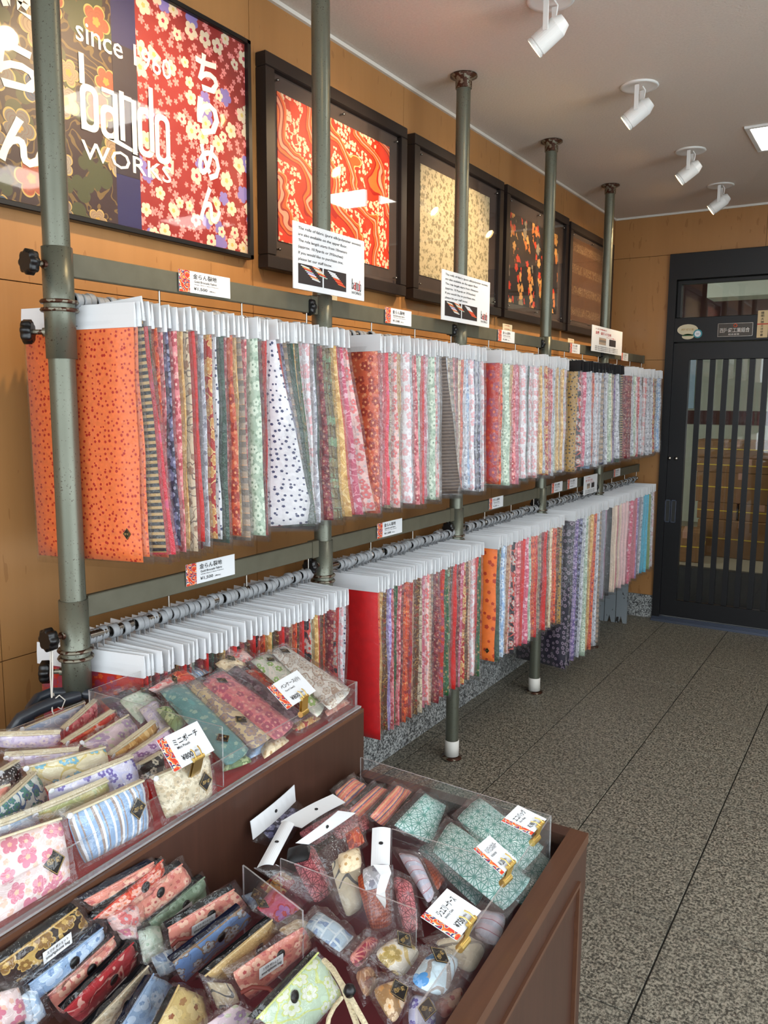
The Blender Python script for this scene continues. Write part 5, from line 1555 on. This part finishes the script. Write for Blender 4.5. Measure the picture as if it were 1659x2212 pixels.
# jewellery cases
GJ = 'jewellery cases in the low counter'
def jc(c, mat, lb, zs=(.655, .655, .63, .63), **k): return pouch('jewellery_case', 'jewellery case', c, zs, mat, lb, grp=GJ, T=k.pop('T', .013), rnd_=.16, **k)
jc(((800, 2135), (862, 2117), (884, 2150), (850, 2220)), 'i_brocadegold', 'brown and gold blossom jewellery case with sticker', (.65, .65, .63, .63), stk=(.62, .62, .036))
jc(((886, 2148), (938, 2156), (944, 2220), (880, 2220)), 'i_lav', 'lavender jewellery case at the bottom edge', (.63, .63, .61, .61), stk=(.7, .6, .034))
jc(((930, 2168), (996, 2128), (1002, 2165), (960, 2205)), 'i_salmon', 'pink jewellery case right of the lavender one', (.62, .62, .60, .60))
jc(((930, 2035), (1002, 2018), (1055, 2043), (1018, 2112)), 'i_linecat', 'cream jewellery case with thin line drawing by the rim', (.635, .635, .615, .615))
jc(((1036, 1962), (1097, 1976), (1075, 2047), (1022, 2024)), 'i_lavgrey', 'grey-lilac jewellery case right of the jewellery card', (.64, .64, .62, .62))
jc(((765, 2102), (800, 2085), (822, 2120), (790, 2160)), 'tn', 'tan fan-patterned jewellery case behind the braided strap', (.64, .64, .62, .62))
jc(((804, 2060), (858, 2020), (912, 2056), (867, 2118)), 'i_goldflower', 'white jewellery case with gold flowers and sticker', (.665, .665, .64, .64), stk=(.78, .35, .034))
jc(((882, 2122), (928, 2055), (996, 2068), (960, 2158)), 'i_marble', 'aqua and white marbled jewellery case with sticker', (.665, .665, .64, .64), stk=(.72, .35, .036))
jc(((751, 2068), (797, 2019), (822, 2036), (775, 2096)), 'i_geo', 'crimson jewellery case with coral linked-circle pattern', (.64, .64, .625, .625))
pouch('cosmetic_pouch', 'pouch', ((658, 2001), (687, 1968), (766, 2024), (734, 2058)), (.665, .665, .645, .645), 'i_glitter', 'pale blue square-patterned pouch in crinkled wrap')
pouch('cosmetic_pouch', 'pouch', ((553, 1962), (590, 1916), (652, 1962), (602, 1994)), (.655, .655, .64, .64), 'i_pinkpurple', 'red, pink and purple pouch below the purse bin', stk=(.12, .12, .026))
pouch('cosmetic_pouch', 'pouch', ((600, 2010), (640, 1985), (700, 2005), (655, 2040)), (.655, .655, .635, .635), 'cr', 'cream pouch behind the pink crested smartphone bag')
pouch('cosmetic_pouch', 'pouch', ((520, 1935), (556, 1925), (570, 1950), (545, 1965)), (.64, .64, .625, .625), 'i_sky', 'small blue pouch with black sticker below purse bin', stk=(.6, .5, .024), bag=False)
pouch('cosmetic_pouch', 'pouch', ((560, 1915), (610, 1880), (640, 1905), (600, 1945)), (.60, .60, .59, .59), 'rg', 'red and gold pouch deep in the bin corner', bag=False)
pouch('cosmetic_pouch', 'pouch', ((40, 2155), (75, 2130), (100, 2190), (60, 2230)), (.66, .66, .62, .62), 'i_paleblue', 'ice-blue cloth end below the black and gold bag')
pouch('cosmetic_pouch', 'pouch', ((-20, 2150), (40, 2130), (60, 2200), (-10, 2230)), (.65, .65, .61, .61), 'i_cherry', 'pink blossom cloth end at the bottom left corner')
pouch('cosmetic_pouch', 'pouch', ((225, 1975), (300, 1950), (305, 2000), (245, 2012)), (.675, .675, .645, .645), 'lp', 'crumpled pink cloth end between red and blue bags')

pouch('cosmetic_pouch', 'pouch', ((296, 2010), (346, 1992), (354, 2062), (312, 2088)), (.665, .665, .635, .635), 'i_mint', 'mint cloth end between the red swirl and salmon bags')
pouch('cosmetic_pouch', 'pouch', ((325, 2068), (372, 2048), (382, 2095), (345, 2112)), (.655, .655, .63, .63), 'i_glitter', 'pale blue-grey cloth end above the yellow smartphone bag')
pouch('cosmetic_pouch', 'pouch', ((246, 1998), (290, 1985), (300, 2030), (262, 2030)), (.665, .665, .64, .64), 'i_cherry', 'white-pink cloth end above the red swirl bag')
# star-patterned eco bags
GE = 'star-patterned bags in the low counter'
def eb(c, lb, zs, **k): return pouch('star_pattern_bag', 'bag', c, zs, 'i_asa', lb, grp=GE, T=.010, rnd_=.04, **k)
eb(((900, 1835), (960, 1800), (1060, 1905), (1030, 1960)), 'star-patterned mint bag lowest in the pile, beside the orange weave', (.62, .62, .60, .60))
eb(((1090, 1925), (1120, 1800), (1200, 1870), (1140, 1965)), 'star-patterned mint bag against the right rim, under both cards', (.625, .625, .60, .60))
eb(((849, 1783), (918, 1713), (964, 1741), (932, 1826)), 'star-patterned mint bag standing at the far left of its pile', (.69, .69, .65, .65))
eb(((985, 1766), (1036, 1722), (1178, 1832), (1105, 1905)), 'star-patterned mint bag at the far right, under the first card', (.68, .68, .65, .65))
eb(((932, 1838), (972, 1772), (1150, 1900), (1090, 1970)), 'large star-patterned mint bag across the middle of the pile', (.685, .685, .65, .65))
GO = 'orange striped purses in the low counter'
def ob(c, lb, zs): return pouch('striped_purse', 'purse', c, zs, 'i_strap', lb, grp=GO, T=.009, rnd_=.04)
ob(((722, 1711), (762, 1679), (792, 1698), (745, 1745)), 'orange striped purse farthest left, beside the plinth', (.675, .675, .66, .66))
ob(((752, 1750), (815, 1696), (838, 1708), (782, 1768)), 'orange striped purse in the middle of three', (.68, .68, .66, .66))
ob(((798, 1764), (858, 1696), (890, 1710), (828, 1786)), 'orange striped purse on the right of three', (.69, .69, .66, .66))

# small purses with header cards
def purse(body, zs, mat, head, hz, label, hole=(.5, .5), T=.012, body2=None):
    o = pouch('small_purse', 'purse', body, zs, mat, label, T=T, grp='small purses with white header cards', rnd_=.10, bag=False)
    q = quad(body, zs)
    hq = quad(head, hz)
    n = (hq[1]-hq[0]).cross(hq[3]-hq[0]).normalized()
    if n.dot(CAM-hq[0]) < 0: n = -n
    # header slightly bowed
    mb = MB(); k = 8; vs = []
    for i in range(k+1):
        s = i/k; b = n*(.004*math.sin(math.pi*s))
        for t in (0, 1):
            vs.append(bil(hq, s, t)+b)
    back = [v-n*.0012 for v in vs]; N = len(vs)
    fs = [(2*i, 2*i+1, 2*i+3, 2*i+2) for i in range(k)]+[(N+2*i, N+2*i+2, N+2*i+3, N+2*i+1) for i in range(k)]
    mb.add(vs+back, fs); mb.build('header_card', 'card_white', o)
    r = (hq[1]-hq[0]).normalized(); w = n.cross(r)
    c = bil(hq, *hole)+n*.0046
    mb = MB(); mb.add([c+r*(.0042*math.cos(2*math.pi*j/14))+w*(.0032*math.sin(2*math.pi*j/14)) for j in range(14)], [tuple(range(14))]); mb.build('punch_hole', 'ink', o)
    # clear bag from the header down over the purse
    wq = [hq[3], hq[2], q[2], q[3]]
    wrap(o, wq, T, RN, 'bag_clear', .006, .0)
    if body2:
        qq = quad(body2[0], body2[1]); v, f, uv, n2 = pillow(qq, T*.6, 6, 6, .001, RN, 0, .1)
        mb = MB(); mb.add(v, f, uv, 0, True); mb.build(body2[3] if len(body2) > 3 else 'flap', body2[2], o)
    return o


HZ = (.745, .745, .73, .73)
purse(((560, 1790), (625, 1742), (660, 1755), (600, 1830)), (.66, .66, .62, .62), 'nv', ((541, 1774), (636, 1695), (639, 1731), (547, 1814)), (.73, .73, .70, .70), 'dark purse under the leftmost upright header card by the plinth')
purse(((640, 1800), (745, 1740), (765, 1770), (680, 1830)), (.66, .66, .63, .63), 'i_rose', ((606, 1775), (719, 1715), (746, 1733), (652, 1788)), (.72, .72, .71, .71), 'rose purse under the long flat header card, mostly hidden')
purse(((626, 1850), (676, 1822), (722, 1925), (680, 1955)), (.69, .69, .64, .64), 'i_rose', ((609, 1775), (636, 1780), (590, 1868), (555, 1874)), (.735, .735, .715, .715), 'rose star-patterned purse with black flap, left in the bin', (.5, .5), .016, (((622, 1832), (672, 1822), (668, 1858), (618, 1868)), (.705, .705, .70, .70), 'i_blacksilk', 'black_flap'))
purse(((712, 1862), (775, 1830), (785, 1960), (748, 1985)), (.69, .69, .63, .63), 'i_calico', ((639, 1821), (731, 1751), (769, 1756), (667, 1824)), (.74, .74, .725, .725), 'cream purse with line print in the middle of the bin', (.5, .5), .014, (((728, 1845), (778, 1830), (782, 1875), (735, 1890)), (.71, .71, .70, .70), 'cr', 'cream_flap'))
purse(((768, 1890), (838, 1868), (848, 2000), (800, 2010)), (.68, .68, .62, .62), 'i_weave', ((804, 1789), (844, 1789), (842, 1868), (801, 1870)), (.745, .745, .71, .71), 'orange woven purse with grey-blue flap under the upright header', (.5, .45), .014, (((782, 1878), (820, 1864), (826, 1915), (788, 1925)), (.70, .70, .69, .69), 'sv', 'grey_flap'))
pouch('small_purse', 'purse', ((700, 1775), (790, 1745), (800, 1790), (730, 1815)), (.66, .66, .65, .65), 'i_rose', 'rose purse lying behind the fourth header card', T=.01, grp='small purses with white header cards')
pouch('small_purse', 'purse', ((745, 1800), (775, 1785), (788, 1820), (755, 1840)), (.705, .705, .69, .69), 'od', 'orange and cream folded cloth in the bin centre', T=.008, grp='small purses with white header cards')
pouch('small_purse', 'purse', ((848, 1890), (890, 1905), (905, 2010), (872, 2020)), (.68, .68, .62, .62), 'i_rose', 'rose star-patterned purse right of the orange woven one', T=.013, grp='small purses with white header cards', rnd_=.1)
pouch('small_purse', 'purse', ((856, 1840), (905, 1850), (940, 1930), (925, 1955)), (.68, .68, .64, .64), 'i_lavgrey', 'white and cream curved purse beside the star-patterned bags', T=.011, grp='small purses with white header cards', rnd_=.1)
pouch('small_purse', 'purse', ((905, 1852), (930, 1860), (962, 1900), (945, 1925)), (.66, .66, .64, .64), 'i_weave', 'orange woven purse edge beside the lowest mint bag', T=.009, grp='small purses with white header cards')
# white paper band curling below the upright header
mb = MB(); P_ = [((806, 1868), (840, 1868)), ((822, 1890), (845, 1885)), ((815, 1915), (838, 1905)), ((812, 1935), (832, 1925)), ((832, 1962), (834, 1950))]
vs = []
for i, (a, b) in enumerate(P_): vs += [un(a[0], a[1], .725-.008*i), un(b[0], b[1], .725-.008*i)]
vs2 = [v-Vector((0, 0, .001)) for v in vs]; N = len(vs)
mb.add(vs+vs2, [(2*i, 2*i+2, 2*i+3, 2*i+1) for i in range(4)]+[(N+2*i, N+2*i+1, N+2*i+3, N+2*i+2) for i in range(4)])
mb.build('paper_band', 'card_white', bpy.data.objects['small_purse.004'])

# ------------------------------------------------------------------ price cards with gold clips
def card(c, zs, title, sub, price, label, clip):
    q = quad(c, zs)      # tl tr br bl in reading order
    q[2] = q[1]+q[3]-q[0]
    n = (q[1]-q[0]).cross(q[3]-q[0]).normalized()
    if n.dot(CAM-q[0]) < 0: n = -n
    mb = MB(); mb.hexa([q[3], q[2], q[1], q[0]], [p_+n*.0012 for p_ in (q[3], q[2], q[1], q[0])])
    o = tag(mb.build('price_card', 'card_white'), label, 'price card', 'price cards clipped on the clear panels')
    r = q[2]-q[3]; u = q[0]-q[3]
    W_, H_ = r.length, u.length; r.normalize(); u.normalize()
    f = n*.0014
    mb = MB(); a = .17
    def pt(s, t): return bil(q, s, t)+n*.0016
    mb.add([pt(0, 1), pt(a, 1), pt(a, 0), pt(0, 0)], [(0, 1, 2, 3)], [(0, 0), (W_*a, 0), (W_*a, H_), (0, H_)]); mb.build('decor_strip', 'strip_print', o)
    mb = MB()
    for body, s0, t0, ww, hh in ((title, .27, .38, .60, .20), (sub, .30, .50, .30, .08), (price, .28, .86, .26, .17), ('(税込)', .60, .80, .10, .07)):
        lettering(mb, body, bil(q, s0, t0)+n*.0016, r, u, W_*ww, H_*hh, .0004)
    mb.build('lettering', 'ink', o)
    # clip
    b = un(clip[0], clip[1], clip[2]); up = (q[0]-q[3]).normalized(); rr = (q[2]-q[3]).normalized()
    e = MB()
    ce = (q[3]*.42+q[2]*.58)
    s = .012
    A = [b-rr*s, b+rr*s, ce+rr*s, ce-rr*s]
    e.hexa([p_+n*.005 for p_ in A], [p_+n*.0065 for p_ in A])
    e.hexa([p_-n*.004 for p_ in A], [p_-n*.0055 for p_ in A])
    e.cyl(ce-rr*s*1.05+n*.003+up*.001, ce+rr*s*1.05+n*.003+up*.001, .004, .004, 10)
    e.cyl(b-rr*s*1.1+n*.001, b+rr*s*1.1+n*.001, .0065, .0065, 12)
    for k in (-.6, .6):
        e.tube([ce+rr*s*k+n*.006, ce+rr*s*k+up*.012+n*.009, ce+rr*s*k*1.2+up*.020+n*.006], .0012, 6)
    g_ = tag(e.build('card_clip', 'gold'), 'gold clip gripping the '+label.split(',')[0].replace('white ', ''), 'clip', 'gold card clips')


card(((338, 1601), (425, 1558), (463, 1640), (376, 1669)), (.955, .955, .915, .915), 'ミニポーチ', 'Mini Pouch', '¥800', 'white mini pouch price card, clipped to the plinth panel', (418, 1684, .862))
card(((577, 1485), (641, 1448), (682, 1492), (620, 1533)), (.925, .925, .885, .885), 'ペンケース(小)', 'Pencil Case(S)', '¥800', 'white pencil case price card, clipped near the plinth far end', (655, 1540, .862))
card(((1082, 1774), (1118, 1740), (1184, 1763), (1147, 1805)), (.765, .765, .735, .735), 'エコバッグ', 'Eco Bag', '¥2,980', 'white eco bag price card, farthest on the low counter', (1155, 1815, .72))
card(((1022, 1835), (1057, 1805), (1116, 1851), (1083, 1891)), (.765, .765, .735, .735), 'ハンドジェルホルダー', 'Hand Sanitizer Holder', '¥1,200', 'white gel holder price card, middle one on the low counter', (1092, 1902, .72))
card(((908, 1981), (965, 1920), (1037, 1967), (986, 2033)), (.765, .765, .735, .735), 'ジュエリーケース', 'Jewelry Case', '¥750', 'white jewellery case price card, nearest on the low counter', (1000, 2040, .72))

# ------------------------------------------------------------------ trolley handle, string, planks
e = empty('trolley_handle', (.2, 1.1, .8), label='dark slate curved tube handle behind the plinth at the left', cat='handle')
def P3(x, y, z): return un(x, y, z)
pts = [(28, 1600, .80), (28, 1575, .83), (45, 1552, .85), (80, 1533, .86), (115, 1518, .865), (140, 1511, .865), (170, 1503, .865)]
mb = MB(); mb.tube([P3(*a) for a in pts], .014, 14); at0(mb.build('front_tube', 'slate_tube'), e)
pts = [(62, 1560, .84), (66, 1530, .855), (82, 1508, .865), (110, 1497, .87), (150, 1496, .87), (200, 1500, .865)]
mb = MB(); mb.tube([P3(*a) for a in pts], .012, 14); at0(mb.build('rear_tube', 'slate_tube'), e)
c0 = Vector((POLE_X-.005, 1.125, 1.002))
k0 = P3(112, 1515, .87)
mb = MB()
for dx in (-.004, .002):
    mb.tube([c0+Vector((dx*.5, 0, .01)), c0.lerp(k0, .25)+Vector((dx, 0, 0)), c0.lerp(k0, .6)+Vector((dx*1.2, 0, .0)), k0], .0016, 6)
for s_ in (-1, 1):
    mb.tube([k0, k0+Vector((.01*s_, .012, .012)), k0+Vector((.018*s_, .02, .0)), k0+Vector((.012*s_, .014, -.02)), k0+Vector((.004*s_, 0, -.006))], .0016, 6)
mb.tube([k0+Vector((0, 0, .004)), k0+Vector((.014, -.01, -.016)), k0+Vector((.016, -.006, -.03))], .0016, 6)
tag(mb.build('white_string', 'string'), 'white string tied from the lower knob to the dark handle', 'string')

g = G('chipped_paint'); p = g.obj()
f = g.noise(g.v('MULTIPLY', p, (1, 1, .6)), 24, 4, .6)
MATS['chipped_paint'] = g.done(g.bsdf(g.mix(g.m('GREATER_THAN', f, .63), (.50,.53,.55), (.13,.11,.10)), .6))
e = empty('plank_board', (.16, 5.58, 0), label='worn board of three chipped grey-white planks below the scarves', cat='board')
for k in range(3):
    x0 = .045+.078*k
    mb = MB()
    # plank with a notched foot, facing the shop front
    prof = [(0, .0), (.020, .0), (.034, .05), (.048, .0), (.073, .0), (.073, .40), (0, .40)]
    A = [Vector((x0+a, 5.56+.004*k, z)) for a, z in prof]; B = [v+Vector((0, .018, 0)) for v in A]; n_ = len(A)
    mb.add(A+B, [tuple(range(n_)), tuple(reversed(range(n_, 2*n_)))]+[(i, n_+i, n_+(i+1) % n_, (i+1) % n_) for i in range(n_)])
    at0(mb.build('plank', 'chipped_paint'), e)
mb = MB(); mb.bbox(.05, .275, 5.59, 5.61, .12, .18, .003); at0(mb.build('cross_batten', 'chipped_paint'), e)
